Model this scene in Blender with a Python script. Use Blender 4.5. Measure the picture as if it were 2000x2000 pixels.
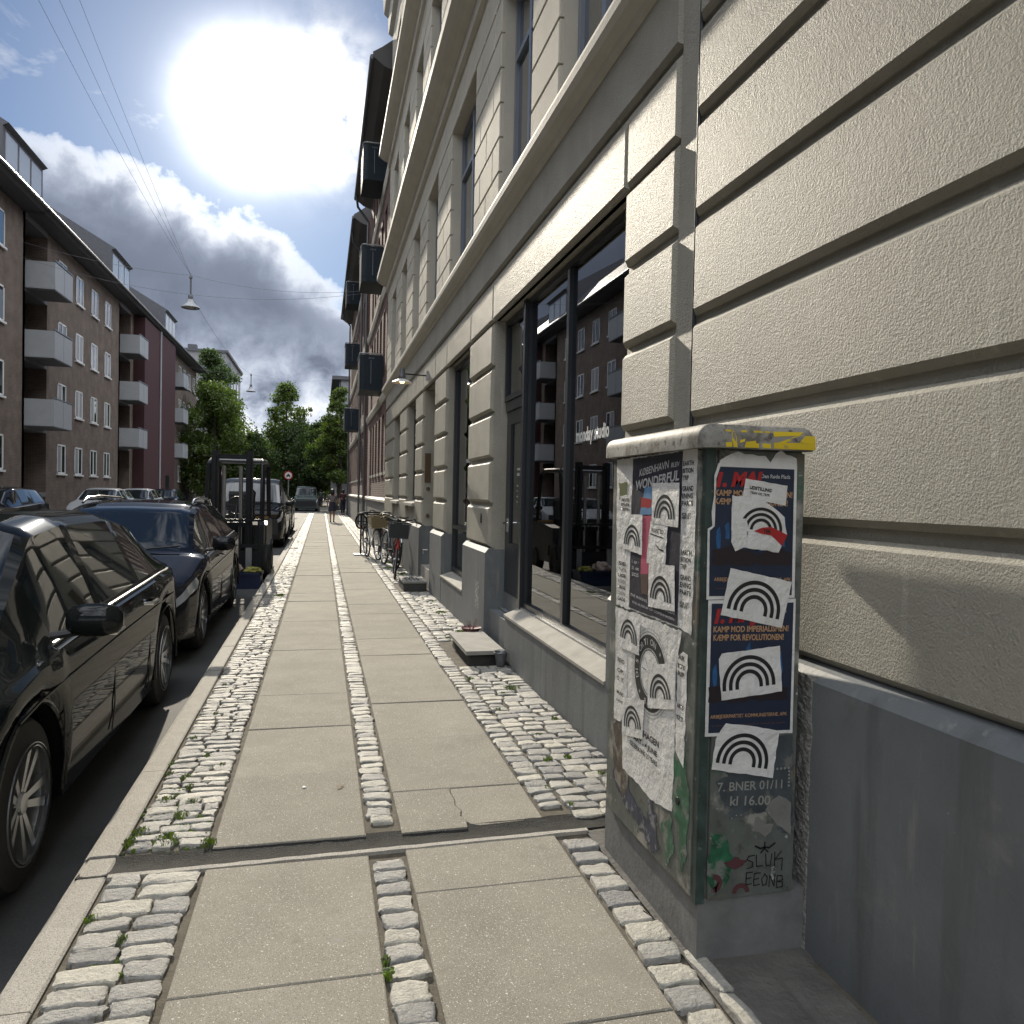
import bpy, math, random
import numpy as np
from mathutils import Vector, Matrix, noise
R = math.radians
for o in list(bpy.data.objects): bpy.data.objects.remove(o)
scene = bpy.context.scene
COL = scene.collection
# ------------------------------------------------------------------ camera
cam_d = bpy.data.cameras.new("camera"); cam = bpy.data.objects.new("camera", cam_d); COL.objects.link(cam)
cam_d.sensor_width = 36; cam_d.sensor_height = 36; cam_d.lens = 1502/2000*36
cam_d.clip_start = 0.05; cam_d.clip_end = 3000
cam.matrix_world = Matrix(((0.97038081, -0.01552742, -0.24108088, 0), (-0.24062618, 0.02648503, -0.97025645, 0), (0.02145061, 0.99952861, 0.02196426, 1.5), (0, 0, 0, 1)))
scene.camera = cam
scene.render.resolution_x = 1024; scene.render.resolution_y = 1024
# ------------------------------------------------------------------ light
SUN_AZ, SUN_EL = R(-5.1), R(24.8)          # azimuth measured from +y, negative towards -x
sd = Vector((math.sin(SUN_AZ)*math.cos(SUN_EL), math.cos(SUN_AZ)*math.cos(SUN_EL), math.sin(SUN_EL)))
sun_d = bpy.data.lights.new("sun", 'SUN'); sun = bpy.data.objects.new("sun", sun_d); COL.objects.link(sun)
sun_d.energy = 2.6; sun_d.angle = R(0.55); sun_d.color = (1.0, 0.90, 0.74)
sun.rotation_euler = sd.to_track_quat('Z', 'Y').to_euler(); sun.location = sd*100
scene.view_settings.view_transform = 'Standard'; scene.view_settings.look = 'None'
scene.view_settings.gamma = 1; scene.view_settings.exposure = 1.2
w = bpy.data.worlds.new("World"); scene.world = w; w.use_nodes = True
nt = w.node_tree; nt.nodes.clear()
def N(t, kind, **k):
    n = t.nodes.new(kind)
    for a, b in k.items(): setattr(n, a, b)
    return n
def build_world():
    L = nt.links.new
    def math_(op, a, b=None, c=None, clamp=False):
        n = N(nt, 'ShaderNodeMath', operation=op, use_clamp=clamp)
        for i, v in enumerate((a, b, c)):
            if v is None: continue
            if isinstance(v, (int, float)): n.inputs[i].default_value = v
            else: L(v, n.inputs[i])
        return n.outputs[0]
    sky = N(nt, 'ShaderNodeTexSky', sky_type='NISHITA', sun_disc=False)
    sky.sun_elevation = SUN_EL; sky.sun_rotation = SUN_AZ; sky.air_density = 1.0; sky.dust_density = 0.25; sky.ozone_density = 1.5
    tc = N(nt, 'ShaderNodeTexCoord'); sep = N(nt, 'ShaderNodeSeparateXYZ'); L(tc.outputs['Generated'], sep.inputs[0])
    az = math_('MULTIPLY', math_('ARCTAN2', sep.outputs[0], sep.outputs[1]), 57.29578)
    el = math_('MULTIPLY', math_('ARCSINE', sep.outputs[2]), 57.29578)
    # upper edge of the big cloud bank: elevation over azimuth
    mr = math_('DIVIDE', math_('ADD', az, 60), 120, clamp=True)
    fc = N(nt, 'ShaderNodeFloatCurve'); L(mr, fc.inputs['Value'])
    pts = [(-60, 24), (-30, 25), (-20, 21.5), (-12.8, 20.4), (-9.7, 19.7), (-8.1, 18.9), (-4.75, 19.0), (-3.4, 18.6), (-1.96, 17.2), (0.9, 14.9), (2.4, 14.3), (8, 12), (25, 16), (60, 22)]
    cv = fc.mapping.curves[0]
    cv.points[0].location = (0, pts[0][1]/40); cv.points[1].location = (1, pts[-1][1]/40)
    for a, e in pts[1:-1]: cv.points.new((a+60)/120, e/40)
    fc.mapping.update()
    edge = math_('MULTIPLY', fc.outputs[0], 40)
    def fbm(scale, detail, rough, dist=0.0, off=(0, 0, 0), st=(1, 1, 1)):
        mp = N(nt, 'ShaderNodeMapping'); mp.inputs['Scale'].default_value = st; mp.inputs['Location'].default_value = off
        L(tc.outputs['Generated'], mp.inputs[0])
        n = N(nt, 'ShaderNodeTexNoise'); n.inputs['Scale'].default_value = scale; n.inputs['Detail'].default_value = detail
        n.inputs['Roughness'].default_value = rough; n.inputs['Distortion'].default_value = dist
        L(mp.outputs[0], n.inputs['Vector']); return n.outputs['Fac']
    n1 = fbm(22, 8, .58, .25); n2 = fbm(4.5, 3, .45, .1, (3, 1, 0)); n3 = fbm(5, 7, .62, .8, (7, 2, 5), (1, 1, 1.6))
    dd = math_('ADD', math_('SUBTRACT', edge, el), math_('ADD', math_('MULTIPLY', math_('SUBTRACT', n1, .5), 5.5), math_('MULTIPLY', math_('SUBTRACT', n2, .5), 3.5)))
    mask = math_('SMOOTH_MIN', math_('MAXIMUM', math_('DIVIDE', dd, 1.3), 0), 1, .2)
    # brightness inside the bank: bright rim, thick grey body, paler towards the horizon
    rim = math_('EXPONENT', math_('MULTIPLY', math_('MAXIMUM', dd, 0), -0.70))
    geo = N(nt, 'ShaderNodeVectorMath', operation='DOT_PRODUCT'); L(tc.outputs['Generated'], geo.inputs[0]); geo.inputs[1].default_value = tuple(sd)
    ca = math_('MULTIPLY', math_('ARCCOSINE', math_('MINIMUM', geo.outputs['Value'], 1.0)), 57.29578)
    near = math_('EXPONENT', math_('MULTIPLY', ca, -0.07))
    low = math_('EXPONENT', math_('MULTIPLY', math_('POWER', math_('DIVIDE', math_('MAXIMUM', el, 0), 7.6), 2), -1))
    body = math_('ADD', 0.058, math_('MULTIPLY', n2, 0.065))
    body = math_('ADD', body, math_('MULTIPLY', low, math_('ADD', 0.07, math_('MULTIPLY', math_('MAXIMUM', math_('SUBTRACT', n1, .36), 0), 2.4))))
    body = math_('ADD', body, math_('MULTIPLY', rim, math_('ADD', 0.05, math_('MULTIPLY', near, 1.5))))
    ccol = N(nt, 'ShaderNodeMix', data_type='RGBA'); ccol.inputs[6].default_value = (.70, .87, 1.22, 1); ccol.inputs[7].default_value = (1, .99, .96, 1)
    L(math_('MINIMUM', math_('MULTIPLY', body, 1.6), 1.0, clamp=True), ccol.inputs[0])
    cc = N(nt, 'ShaderNodeVectorMath', operation='SCALE'); L(ccol.outputs[2], cc.inputs[0]); L(body, cc.inputs['Scale'])
    # open sky: Nishita plus thin bright wisps, and the white veil of haze round the sun
    sk = N(nt, 'ShaderNodeVectorMath', operation='MULTIPLY'); L(sky.outputs[0], sk.inputs[0]); sk.inputs[1].default_value = (.0185, .0235, .0305)
    away = math_('MULTIPLY', math_('SUBTRACT', ca, 26), .03, clamp=True)  # far from the sun: extra out-of-view cloud, added to lift the shaded sides
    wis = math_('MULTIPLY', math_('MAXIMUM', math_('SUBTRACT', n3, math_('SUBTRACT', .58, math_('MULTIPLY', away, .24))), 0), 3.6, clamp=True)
    # the bright ragged cloud up and to the right of the sun
    ga = math_('POWER', math_('DIVIDE', math_('SUBTRACT', az, 0.2), 3.2), 2); ge = math_('POWER', math_('DIVIDE', math_('SUBTRACT', el, 25.6), 3.4), 2)
    lump_ = math_('EXPONENT', math_('MULTIPLY', math_('ADD', ga, ge), -1))
    wis = math_('ADD', wis, math_('MULTIPLY', lump_, math_('MULTIPLY', math_('MAXIMUM', math_('SUBTRACT', n1, .30), 0), 8.0)), clamp=True)
    glow = math_('ADD', math_('MULTIPLY', math_('EXPONENT', math_('MULTIPLY', math_('POWER', ca, 2), -0.125)), math_('MULTIPLY', math_('ADD', n1, n3), 2.8)), math_('MULTIPLY', math_('EXPONENT', math_('MULTIPLY', ca, -0.20)), 0.30))
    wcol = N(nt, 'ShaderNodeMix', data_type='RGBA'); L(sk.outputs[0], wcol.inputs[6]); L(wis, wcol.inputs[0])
    wb = math_('ADD', math_('ADD', 0.20, math_('MULTIPLY', away, 1.55)), math_('MULTIPLY', near, 0.7)); cb = N(nt, 'ShaderNodeCombineXYZ')  # away term brightens those added clouds as ambient fill
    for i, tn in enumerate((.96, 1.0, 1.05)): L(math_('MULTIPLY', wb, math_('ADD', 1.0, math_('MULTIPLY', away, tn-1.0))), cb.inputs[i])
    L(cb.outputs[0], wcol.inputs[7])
    gl = N(nt, 'ShaderNodeVectorMath', operation='SCALE'); gl.inputs[0].default_value = (1, .97, .92); L(glow, gl.inputs['Scale'])
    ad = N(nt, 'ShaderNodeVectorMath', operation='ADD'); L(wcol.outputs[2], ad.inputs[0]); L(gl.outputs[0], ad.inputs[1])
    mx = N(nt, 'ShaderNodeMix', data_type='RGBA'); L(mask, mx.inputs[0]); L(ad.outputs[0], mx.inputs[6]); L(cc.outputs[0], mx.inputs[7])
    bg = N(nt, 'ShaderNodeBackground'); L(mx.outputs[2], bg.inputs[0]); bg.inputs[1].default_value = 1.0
    out = N(nt, 'ShaderNodeOutputWorld'); L(bg.outputs[0], out.inputs[0])
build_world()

# ------------------------------------------------------------------ materials
MATS = {}
def mat(name, col, rough=.7, metal=0, bump=0, bscale=60, var=0, vscale=4, spec=.5, coat=0, detail=6, var2=None, island=0, bdist=.01, emit=None, speck=None, stain=None, streak=None, bump2=None):
    """principled with noise colour variation, optional per-island variation, speckles, stains and bump"""
    if name in MATS: return MATS[name]
    m = bpy.data.materials.new(name); m.use_nodes = True; t = m.node_tree; L = t.links.new
    b = t.nodes['Principled BSDF']; b.inputs['Roughness'].default_value = rough; b.inputs['Metallic'].default_value = metal
    b.inputs['Specular IOR Level'].default_value = spec; b.inputs['Coat Weight'].default_value = coat; b.inputs['Coat Roughness'].default_value = .04
    b.inputs['Base Color'].default_value = (*col, 1)
    tc = N(t, 'ShaderNodeTexCoord'); cur = None
    def noise_(scale, det=6, rg=.6):
        n = N(t, 'ShaderNodeTexNoise'); n.inputs['Scale'].default_value = scale; n.inputs['Detail'].default_value = det; n.inputs['Roughness'].default_value = rg
        L(tc.outputs['Object'], n.inputs['Vector']); return n.outputs['Fac']
    def ramp(fac, a, b_, c0=0, c1=1):
        r = N(t, 'ShaderNodeMapRange'); L(fac, r.inputs[0]); r.inputs[1].default_value = a; r.inputs[2].default_value = b_; r.inputs[3].default_value = c0; r.inputs[4].default_value = c1
        r.clamp = True; return r.outputs[0]
    def mixc(fac, A, B):
        x = N(t, 'ShaderNodeMix', data_type='RGBA'); L(fac, x.inputs[0])
        for i, v in ((6, A), (7, B)):
            if isinstance(v, tuple): x.inputs[i].default_value = (*v, 1)
            else: L(v, x.inputs[i])
        return x.outputs[2]
    def scale(c, f):
        x = N(t, 'ShaderNodeVectorMath', operation='SCALE')
        if isinstance(c, tuple): x.inputs[0].default_value = c
        else: L(c, x.inputs[0])
        L(f, x.inputs['Scale']); return x.outputs[0]
    cur = tuple(col)
    if var2: cur = mixc(ramp(noise_(vscale, detail), .35, .65), cur, tuple(var2))
    if island and name == 'concrete_slab':
        g = N(t, 'ShaderNodeNewGeometry'); cur = scale(cur, ramp(g.outputs['Random Per Island'], 0, 1, 1-island, 1+island))
    elif island:
        g = N(t, 'ShaderNodeNewGeometry'); cur = scale(cur, ramp(g.outputs['Random Per Island'], 0, 1, 1-island, 1+island))
        n = N(t, 'ShaderNodeTexNoise'); n.inputs['Scale'].default_value = 9
        hs = N(t, 'ShaderNodeHueSaturation'); L(cur, hs.inputs['Color']); L(ramp(g.outputs['Random Per Island'], 0, 1, .3, 1.6), hs.inputs['Saturation']); cur = hs.outputs[0]
    if var: cur = scale(cur, ramp(noise_(vscale*1.3, detail), .3, .7, 1-var, 1+var))
    if speck:     # (scale, threshold, colour)
        for sc, th, cc_ in speck:
            v = N(t, 'ShaderNodeTexVoronoi'); v.inputs['Scale'].default_value = sc; L(tc.outputs['Object'], v.inputs['Vector'])
            cur = mixc(ramp(v.outputs['Distance'], th, th*.6), cur, tuple(cc_))
    if stain:
        for sc, lo, hi, cc_ in stain: cur = mixc(ramp(noise_(sc, 8, .65), lo, hi), cur, tuple(cc_))
    if streak:
        for sc, lo, hi, cc_ in streak:
            mp = N(t, 'ShaderNodeMapping'); mp.inputs['Scale'].default_value = (1, 1, .09); L(tc.outputs['Object'], mp.inputs[0])
            n = N(t, 'ShaderNodeTexNoise'); n.inputs['Scale'].default_value = sc; n.inputs['Detail'].default_value = 7; n.inputs['Roughness'].default_value = .6; L(mp.outputs[0], n.inputs['Vector'])
            cur = mixc(ramp(n.outputs['Fac'], lo, hi), cur, tuple(cc_))
    if not isinstance(cur, tuple): L(cur, b.inputs['Base Color'])
    if bump:
        bn = N(t, 'ShaderNodeBump'); bn.inputs['Strength'].default_value = min(bump, 1); bn.inputs['Distance'].default_value = bdist
        hh = noise_(bscale, 8, .62)
        if bump2:
            ad = N(t, 'ShaderNodeMath', operation='MULTIPLY_ADD'); L(noise_(bump2[0], 6, .6), ad.inputs[0]); ad.inputs[1].default_value = bump2[1]; L(hh, ad.inputs[2]); hh = ad.outputs[0]
        L(hh, bn.inputs['Height']); L(bn.outputs[0], b.inputs['Normal'])
    if emit: b.inputs['Emission Color'].default_value = (*emit[0], 1); b.inputs['Emission Strength'].default_value = emit[1]
    MATS[name] = m; return m
def glass_mat(name, tint=(.02, .025, .03), see=.5, rough=.0):
    m = bpy.data.materials.new(name); m.use_nodes = True; t = m.node_tree; t.nodes.clear(); L = t.links.new
    tr = N(t, 'ShaderNodeBsdfTransparent'); tr.inputs[0].default_value = (see, see*1.02, see, 1)
    gl = N(t, 'ShaderNodeBsdfGlossy'); gl.inputs['Roughness'].default_value = rough; gl.inputs['Color'].default_value = (.95, .97, 1, 1)
    fr = N(t, 'ShaderNodeFresnel'); fr.inputs[0].default_value = 3.0
    mx = N(t, 'ShaderNodeMixShader'); out = N(t, 'ShaderNodeOutputMaterial')
    L(fr.outputs[0], mx.inputs[0]); L(tr.outputs[0], mx.inputs[1]); L(gl.outputs[0], mx.inputs[2]); L(mx.outputs[0], out.inputs[0]); return m
def brick_mat(name, c1, c2, mortar, bw=.23, bh=.065, ms=.012, bump=.4, axis='yz', rough=.85, sq=(1, 1)):
    m = bpy.data.materials.new(name); m.use_nodes = True; t = m.node_tree; L = t.links.new; b = t.nodes['Principled BSDF']; b.inputs['Roughness'].default_value = rough
    tc = N(t, 'ShaderNodeTexCoord'); s = N(t, 'ShaderNodeSeparateXYZ'); L(tc.outputs['Object'], s.inputs[0]); c = N(t, 'ShaderNodeCombineXYZ')
    ad = N(t, 'ShaderNodeMath', operation='ADD'); L(s.outputs[0], ad.inputs[0]); L(s.outputs[1], ad.inputs[1])
    L(ad.outputs[0], c.inputs[0]); L(s.outputs[2], c.inputs[1])
    k = N(t, 'ShaderNodeTexBrick'); L(c.outputs[0], k.inputs[0]); k.inputs['Scale'].default_value = 1; k.inputs['Brick Width'].default_value = bw; k.inputs['Row Height'].default_value = bh
    k.inputs['Mortar Size'].default_value = ms; k.inputs['Mortar Smooth'].default_value = .2; k.inputs['Color1'].default_value = (*c1, 1); k.inputs['Color2'].default_value = (*c2, 1); k.inputs['Mortar'].default_value = (*mortar, 1)
    n = N(t, 'ShaderNodeTexNoise'); n.inputs['Scale'].default_value = 1.7; n.inputs['Detail'].default_value = 8; L(tc.outputs['Object'], n.inputs['Vector'])
    r = N(t, 'ShaderNodeMapRange'); L(n.outputs[0], r.inputs[0]); r.inputs[1].default_value = .3; r.inputs[2].default_value = .7; r.inputs[3].default_value = .75; r.inputs[4].default_value = 1.2
    v = N(t, 'ShaderNodeVectorMath', operation='SCALE'); L(k.outputs['Color'], v.inputs[0]); L(r.outputs[0], v.inputs['Scale']); L(v.outputs[0], b.inputs['Base Color'])
    bn = N(t, 'ShaderNodeBump'); bn.inputs['Strength'].default_value = bump; bn.inputs['Distance'].default_value = .012; bn.invert = True; L(k.outputs['Fac'], bn.inputs['Height']); L(bn.outputs[0], b.inputs['Normal'])
    MATS[name] = m; return m

plaster = mat('cream_plaster', (.35, .33, .275), .56, bump=1, bscale=125, bdist=.010, bump2=(40, .6), var=.13, vscale=1.6, spec=.16, stain=[(2.2, .60, .8, (.38, .335, .27)), (11, .68, .76, (.37, .33, .27))], streak=[(5, .52, .74, (.33, .305, .255)), (14, .62, .76, (.47, .45, .39)), (31, .66, .72, (.33, .31, .27))])
plaster_s = mat('smooth_plaster', (.50, .47, .40), .7, bump=.3, bscale=60, bdist=.004, var=.08, vscale=2, spec=.4)
plinth_m = mat('grey_plinth_paint', (.135, .145, .15), .6, bump=.35, bscale=70, bdist=.005, bump2=(12, 1.2), var=.2, vscale=1.3, stain=[(5, .60, .75, (.20, .195, .18)), (3, .64, .8, (.10, .10, .095)), (24, .70, .74, (.26, .255, .24))], streak=[(7, .55, .75, (.085, .088, .086)), (19, .62, .72, (.20, .20, .19))])
sill_m = mat('sill_stone', (.30, .285, .25), .9, bump=.2, bscale=40, bdist=.003, var=.18, vscale=5)
frame_m = mat('dark_frame_paint', (.018, .022, .026), .28, var=.1)
frame_b = mat('blue_grey_frame', (.16, .18, .22), .35)
white_p = mat('white_paint', (.7, .7, .68), .4, var=.06)
slab_m = mat('concrete_slab', (.26, .242, .20), .88, bump=.9, bscale=210, bdist=.0035, var=.13, vscale=2.2, island=.07, spec=.14, bump2=(70, .8),
             speck=[(170, .34, (.38, .36, .31)), (140, .30, (.165, .15, .125)), (110, .20, (.50, .48, .42)), (80, .16, (.75, .72, .66)), (21, .09, (.60, .58, .54))], stain=[(1.4, .56, .75, (.235, .22, .185)), (6, .62, .72, (.225, .205, .17)), (35, .70, .74, (.17, .155, .13)), (3, .64, .70, (.31, .30, .27))])
sett_m = mat('granite_sett', (.305, .295, .265), .66, bump=1, bscale=90, bdist=.008, bump2=(28, .8), var=.2, vscale=26, island=.36, spec=.35, stain=[(30, .60, .68, (.20, .185, .16)), (4, .55, .7, (.27, .255, .225))], speck=[(420, .3, (.22, .21, .2)), (500, .25, (.6, .58, .54))])
kerb_m = mat('granite_kerb', (.35, .33, .29), .9, bump=.8, bscale=120, bdist=.005, var=.10, vscale=8, speck=[(130, .34, (.18, .17, .15)), (160, .3, (.58, .52, .47))])
bed_m = mat('sand_and_dirt', (.095, .082, .06), .95, bump=1, bscale=120, bdist=.006, var=.35, vscale=14)
asphalt = mat('asphalt', (.05, .05, .05), .82, bump=.7, bscale=150, bdist=.005, var=.2, vscale=2.5, speck=[(180, .25, (.11, .11, .105))])
gutter_m = mat('gutter_tar', (.032, .032, .03), .85, bump=1, bscale=90, bdist=.008, var=.35, vscale=9, spec=.12, speck=[(120, .22, (.11, .105, .10))])
rough_grey = mat('rough_paving', (.105, .10, .09), .9, bump=1, bscale=45, bdist=.012, var=.3, vscale=5)
weed_m = mat('weed_green', (.15, .21, .04), .7, island=.5)
moss_m = mat('moss_green', (.075, .11, .028), .9, island=.4)
black_m = mat('black_enamel', (.010, .011, .013), .42, spec=.25)
blackp = mat('black_rubber', (.018, .018, .018), .75, bump=.2, bscale=80, bdist=.002)
steel = mat('galvanised_steel', (.42, .43, .44), .35, metal=.9, var=.15, vscale=8)
chrome = mat('chrome', (.75, .75, .75), .12, metal=1)
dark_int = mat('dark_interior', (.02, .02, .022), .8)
glass_d = mat('window_glass_dark', (.02, .025, .03), .02, spec=1.0, coat=1)
car_glass = mat('car_glass', (.012, .016, .018), .02, spec=.6, coat=.35)
paper = mat('white_paper', (.66, .65, .62), .5, bump=1, bscale=22, bdist=.010, bump2=(7, 1.5), streak=[(26, .6, .75, (.52, .51, .48))], var=.07, vscale=7)
ink = mat('black_ink', (.015, .015, .015), .5)

# ------------------------------------------------------------------ mesh helpers
class MB:
    def __init__(s): s.v = []; s.f = []; s.mi = []; s.m = 0
    def add(s, vs, fs):
        n = len(s.v); s.v += [tuple(p) for p in vs]; s.f += [tuple(i+n for i in f) for f in fs]; s.mi += [s.m]*len(fs); return s
    def box(s, x0, x1, y0, y1, z0, z1):
        return s.add([(x0, y0, z0), (x1, y0, z0), (x1, y1, z0), (x0, y1, z0), (x0, y0, z1), (x1, y0, z1), (x1, y1, z1), (x0, y1, z1)],
                     [(0, 3, 2, 1), (4, 5, 6, 7), (0, 1, 5, 4), (1, 2, 6, 5), (2, 3, 7, 6), (3, 0, 4, 7)])
    def block(s, xf, xb, y0, y1, z0, z1, c=.03):
        """chamfered block whose visible face looks to -x"""
        s.add([(xb, y0, z0), (xb, y1, z0), (xb, y1, z1), (xb, y0, z1), (xf+c, y0, z0), (xf+c, y1, z0), (xf+c, y1, z1), (xf+c, y0, z1),
               (xf, y0+c, z0+c), (xf, y1-c, z0+c), (xf, y1-c, z1-c), (xf, y0+c, z1-c)],
              [(11, 10, 9, 8), (8, 9, 5, 4), (9, 10, 6, 5), (10, 11, 7, 6), (11, 8, 4, 7), (4, 5, 1, 0), (5, 6, 2, 1), (6, 7, 3, 2), (7, 4, 0, 3)]); return s
    def prism_y(s, prof, y0, y1):
        """profile of (x,z) points extruded along y"""
        n = len(prof); vs = [(x, y0, z) for x, z in prof]+[(x, y1, z) for x, z in prof]
        return s.add(vs, [tuple(range(n)), tuple(range(2*n-1, n-1, -1))]+[(i, i+n, (i+1) % n+n, (i+1) % n) for i in range(n)])
    def prism_x(s, prof, x0, x1):
        n = len(prof); vs = [(x0, y, z) for y, z in prof]+[(x1, y, z) for y, z in prof]
        return s.add(vs, [tuple(range(n-1, -1, -1)), tuple(range(n, 2*n))]+[(i, (i+1) % n, (i+1) % n+n, i+n) for i in range(n)])
    def prism_z(s, prof, z0, z1):
        n = len(prof); vs = [(x, y, z0) for x, y in prof]+[(x, y, z1) for x, y in prof]
        return s.add(vs, [tuple(range(n-1, -1, -1)), tuple(range(n, 2*n))]+[(i, (i+1) % n, (i+1) % n+n, i+n) for i in range(n)])
    def tube(s, pts, r, seg=8, closed=False):
        P = [Vector(p) for p in pts]; n = len(P); rs = r if isinstance(r, (list, tuple)) else [r]*n; vs = []; fs = []; pu = None
        for i, p in enumerate(P):
            d = ((P[(i+1) % n]-P[i-1]) if closed else (P[min(i+1, n-1)]-P[max(i-1, 0)])).normalized()
            u = (pu - d*pu.dot(d)) if pu else d.orthogonal()
            if u.length < 1e-5: u = d.orthogonal()
            u.normalize(); pu = u; v_ = d.cross(u)
            vs += [p+u*rs[i]*math.cos(a)+v_*rs[i]*math.sin(a) for a in [2*math.pi*k/seg for k in range(seg)]]
        for i in range(n if closed else n-1):
            j = (i+1) % n
            fs += [(i*seg+k, i*seg+(k+1) % seg, j*seg+(k+1) % seg, j*seg+k) for k in range(seg)]
        if not closed: fs += [tuple(range(seg-1, -1, -1)), tuple(range((n-1)*seg, n*seg))]
        return s.add(vs, fs)
    def lathe(s, prof, c, axis='z', seg=24):
        """profile of (radius, height) about an axis through c"""
        vs = []; fs = []; n = len(prof)
        for k in range(seg):
            a = 2*math.pi*k/seg
            for r, h in prof:
                q = {'z': (r*math.cos(a), r*math.sin(a), h), 'x': (h, r*math.cos(a), r*math.sin(a)), 'y': (r*math.cos(a), h, r*math.sin(a))}[axis]
                vs.append((c[0]+q[0], c[1]+q[1], c[2]+q[2]))
        for k in range(seg):
            k2 = (k+1) % seg
            fs += [(k*n+i, k2*n+i, k2*n+i+1, k*n+i+1) for i in range(n-1)]
        return s.add(vs, fs)
    def build(s, name, mats, parent=None, smooth=False, angle=40):
        me = bpy.data.meshes.new(name); me.from_pydata(s.v, [], s.f)
        for m in (mats if isinstance(mats, (list, tuple)) else [mats]): me.materials.append(m)
        if any(s.mi): me.polygons.foreach_set('material_index', s.mi)
        if smooth:
            me.polygons.foreach_set('use_smooth', [True]*len(me.polygons)); me.set_sharp_from_angle(angle=R(angle))
        me.update(); o = bpy.data.objects.new(name, me); COL.objects.link(o)
        if parent: o.parent = parent
        return o
def fixn(o):
    import bmesh
    bm = bmesh.new(); bm.from_mesh(o.data); bmesh.ops.recalc_face_normals(bm, faces=bm.faces); bm.to_mesh(o.data); bm.free(); return o
def tag(o, label=None, cat=None, group=None, kind=None):
    for k, v in (('label', label), ('category', cat), ('group', group), ('kind', kind)):
        if v: o[k] = v
    return o
def thing(name, label, cat, loc=(0, 0, 0), rz=0, group=None):
    o = bpy.data.objects.new(name, None); COL.objects.link(o); o.location = loc; o.rotation_euler = (0, 0, rz); o.empty_display_size = .2
    return tag(o, label, cat, group)
def copy_tree(o, parent=None):
    c = o.copy(); COL.objects.link(c)
    if parent: c.parent = parent
    for ch in list(o.children): copy_tree(ch, c)
    return c
def structure(o): o['kind'] = 'structure'; return o
# ================================================================== GROUND
rnd = random.Random(4)
XW = 1.65
ROADZ = -.10
XK0, XK1 = -.91, -.775      # kerb
b_ = MB(); b_.box(-40, 40, -25, 400, -.5, ROADZ-.004); structure(b_.build('ground', bed_m))
m = MB(); m.add([(-9.75, -20, ROADZ), (XK0, -20, ROADZ), (XK0, 230, ROADZ), (-9.75, 230, ROADZ)], [(0, 1, 2, 3)]); m.add([(XK0, 60.5, ROADZ), (-.1, 60.5, ROADZ), (-.1, 230, ROADZ), (XK0, 230, ROADZ)], [(0, 1, 2, 3)]); structure(m.build('road', asphalt))
# side street crossing
m = MB(); m.add([(XK0, 53.2, ROADZ), (30, 53.2, ROADZ), (30, 60.5, ROADZ), (XK0, 60.5, ROADZ)], [(0, 1, 2, 3)]); structure(m.build('side_street', asphalt))
# raised bed the paving lies on, near and beyond the side street
m = MB(); m.box(XK1, 2.4, -4, 53, -.35, -.015); structure(m.build('pavement_bed', bed_m))
m = MB(); m.box(-.10, 2.6, 60.7, 160, -.35, .0); structure(m.build('pavement', slab_m))
m = MB(); m.box(-14.6, -9.8, -20, 160, -.35, .0); structure(m.build('far_pavement', slab_m))
# kerb stones
m = MB(); y = -4.0
while y < 53:
    l = rnd.uniform(.9, 1.25); y1 = min(y+l, 53); dz = rnd.uniform(-.004, .004); c = .014
    m.prism_y([(XK0, -.3), (XK1-.004, -.3), (XK1-.004, -.006+dz), (XK1-.012, dz), (XK0+.03, dz), (XK0+.008, -.012+dz), (XK0, -.035+dz)][::-1], y+.004, y1-.004); y = y1
structure(m.build('kerb', kerb_m))
m = MB(); m.prism_y([(-9.95, -.3), (-9.8, -.3), (-9.8, .004), (-9.95, .004)], -20, 160); structure(m.build('far_kerb', kerb_m))

# concrete slabs
def slab(m, P, z, tilt, c=.0045):
    """slab with a small chamfer; P is a convex outline (x,y) counter-clockwise"""
    n = len(P); cx = sum(p[0] for p in P)/n; cy = sum(p[1] for p in P)/n
    def inset(p, d):
        v = Vector((cx-p[0], cy-p[1])); 
        return (p[0]+math.copysign(min(d, abs(v.x)), v.x), p[1]+math.copysign(min(d, abs(v.y)), v.y))
    zz = lambda p: z+tilt[0]*(p[0]-cx)+tilt[1]*(p[1]-cy)
    vs = [(p[0], p[1], -.05) for p in P]+[(p[0], p[1], zz(p)-c*.8) for p in P]+[(*inset(p, c), zz(p)) for p in P]
    fs = [tuple(range(2*n, 3*n))]
    for i in range(n):
        j = (i+1) % n; fs += [(i, j, j+n, i+n), (i+n, j+n, j+2*n, i+2*n)]
    m.add(vs, fs)
m = MB(); g = .0022
def row(x0, x1, cuts):
    for a, b in zip(cuts[:-1], cuts[1:]):
        sk = .009*rnd.uniform(-1, 1)
        slab(m, [(x0+g, a+g), (x1-g, a+g+sk*0), (x1-g, b-g), (x0+g, b-g)], rnd.uniform(-.003, .003), (rnd.uniform(-.004, .004), rnd.uniform(-.004, .004)))
row(-.42, .215, [-1.65, -.84, -.03, .78, 1.585, 2.39, 3.195])
row(-.42, .215, [3.375]+[4.2+.82*i+rnd.uniform(-.008, .008) for i in range(0, 60)])
row(.365, 1.03, [-2.0, -1.2, -.4, .4, 1.22, 2.04, 2.85, 3.245])
rr = [3.845+.82*i+rnd.uniform(-.008, .008) for i in range(0, 60)]
row(.365, 1.03, rr)
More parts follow.
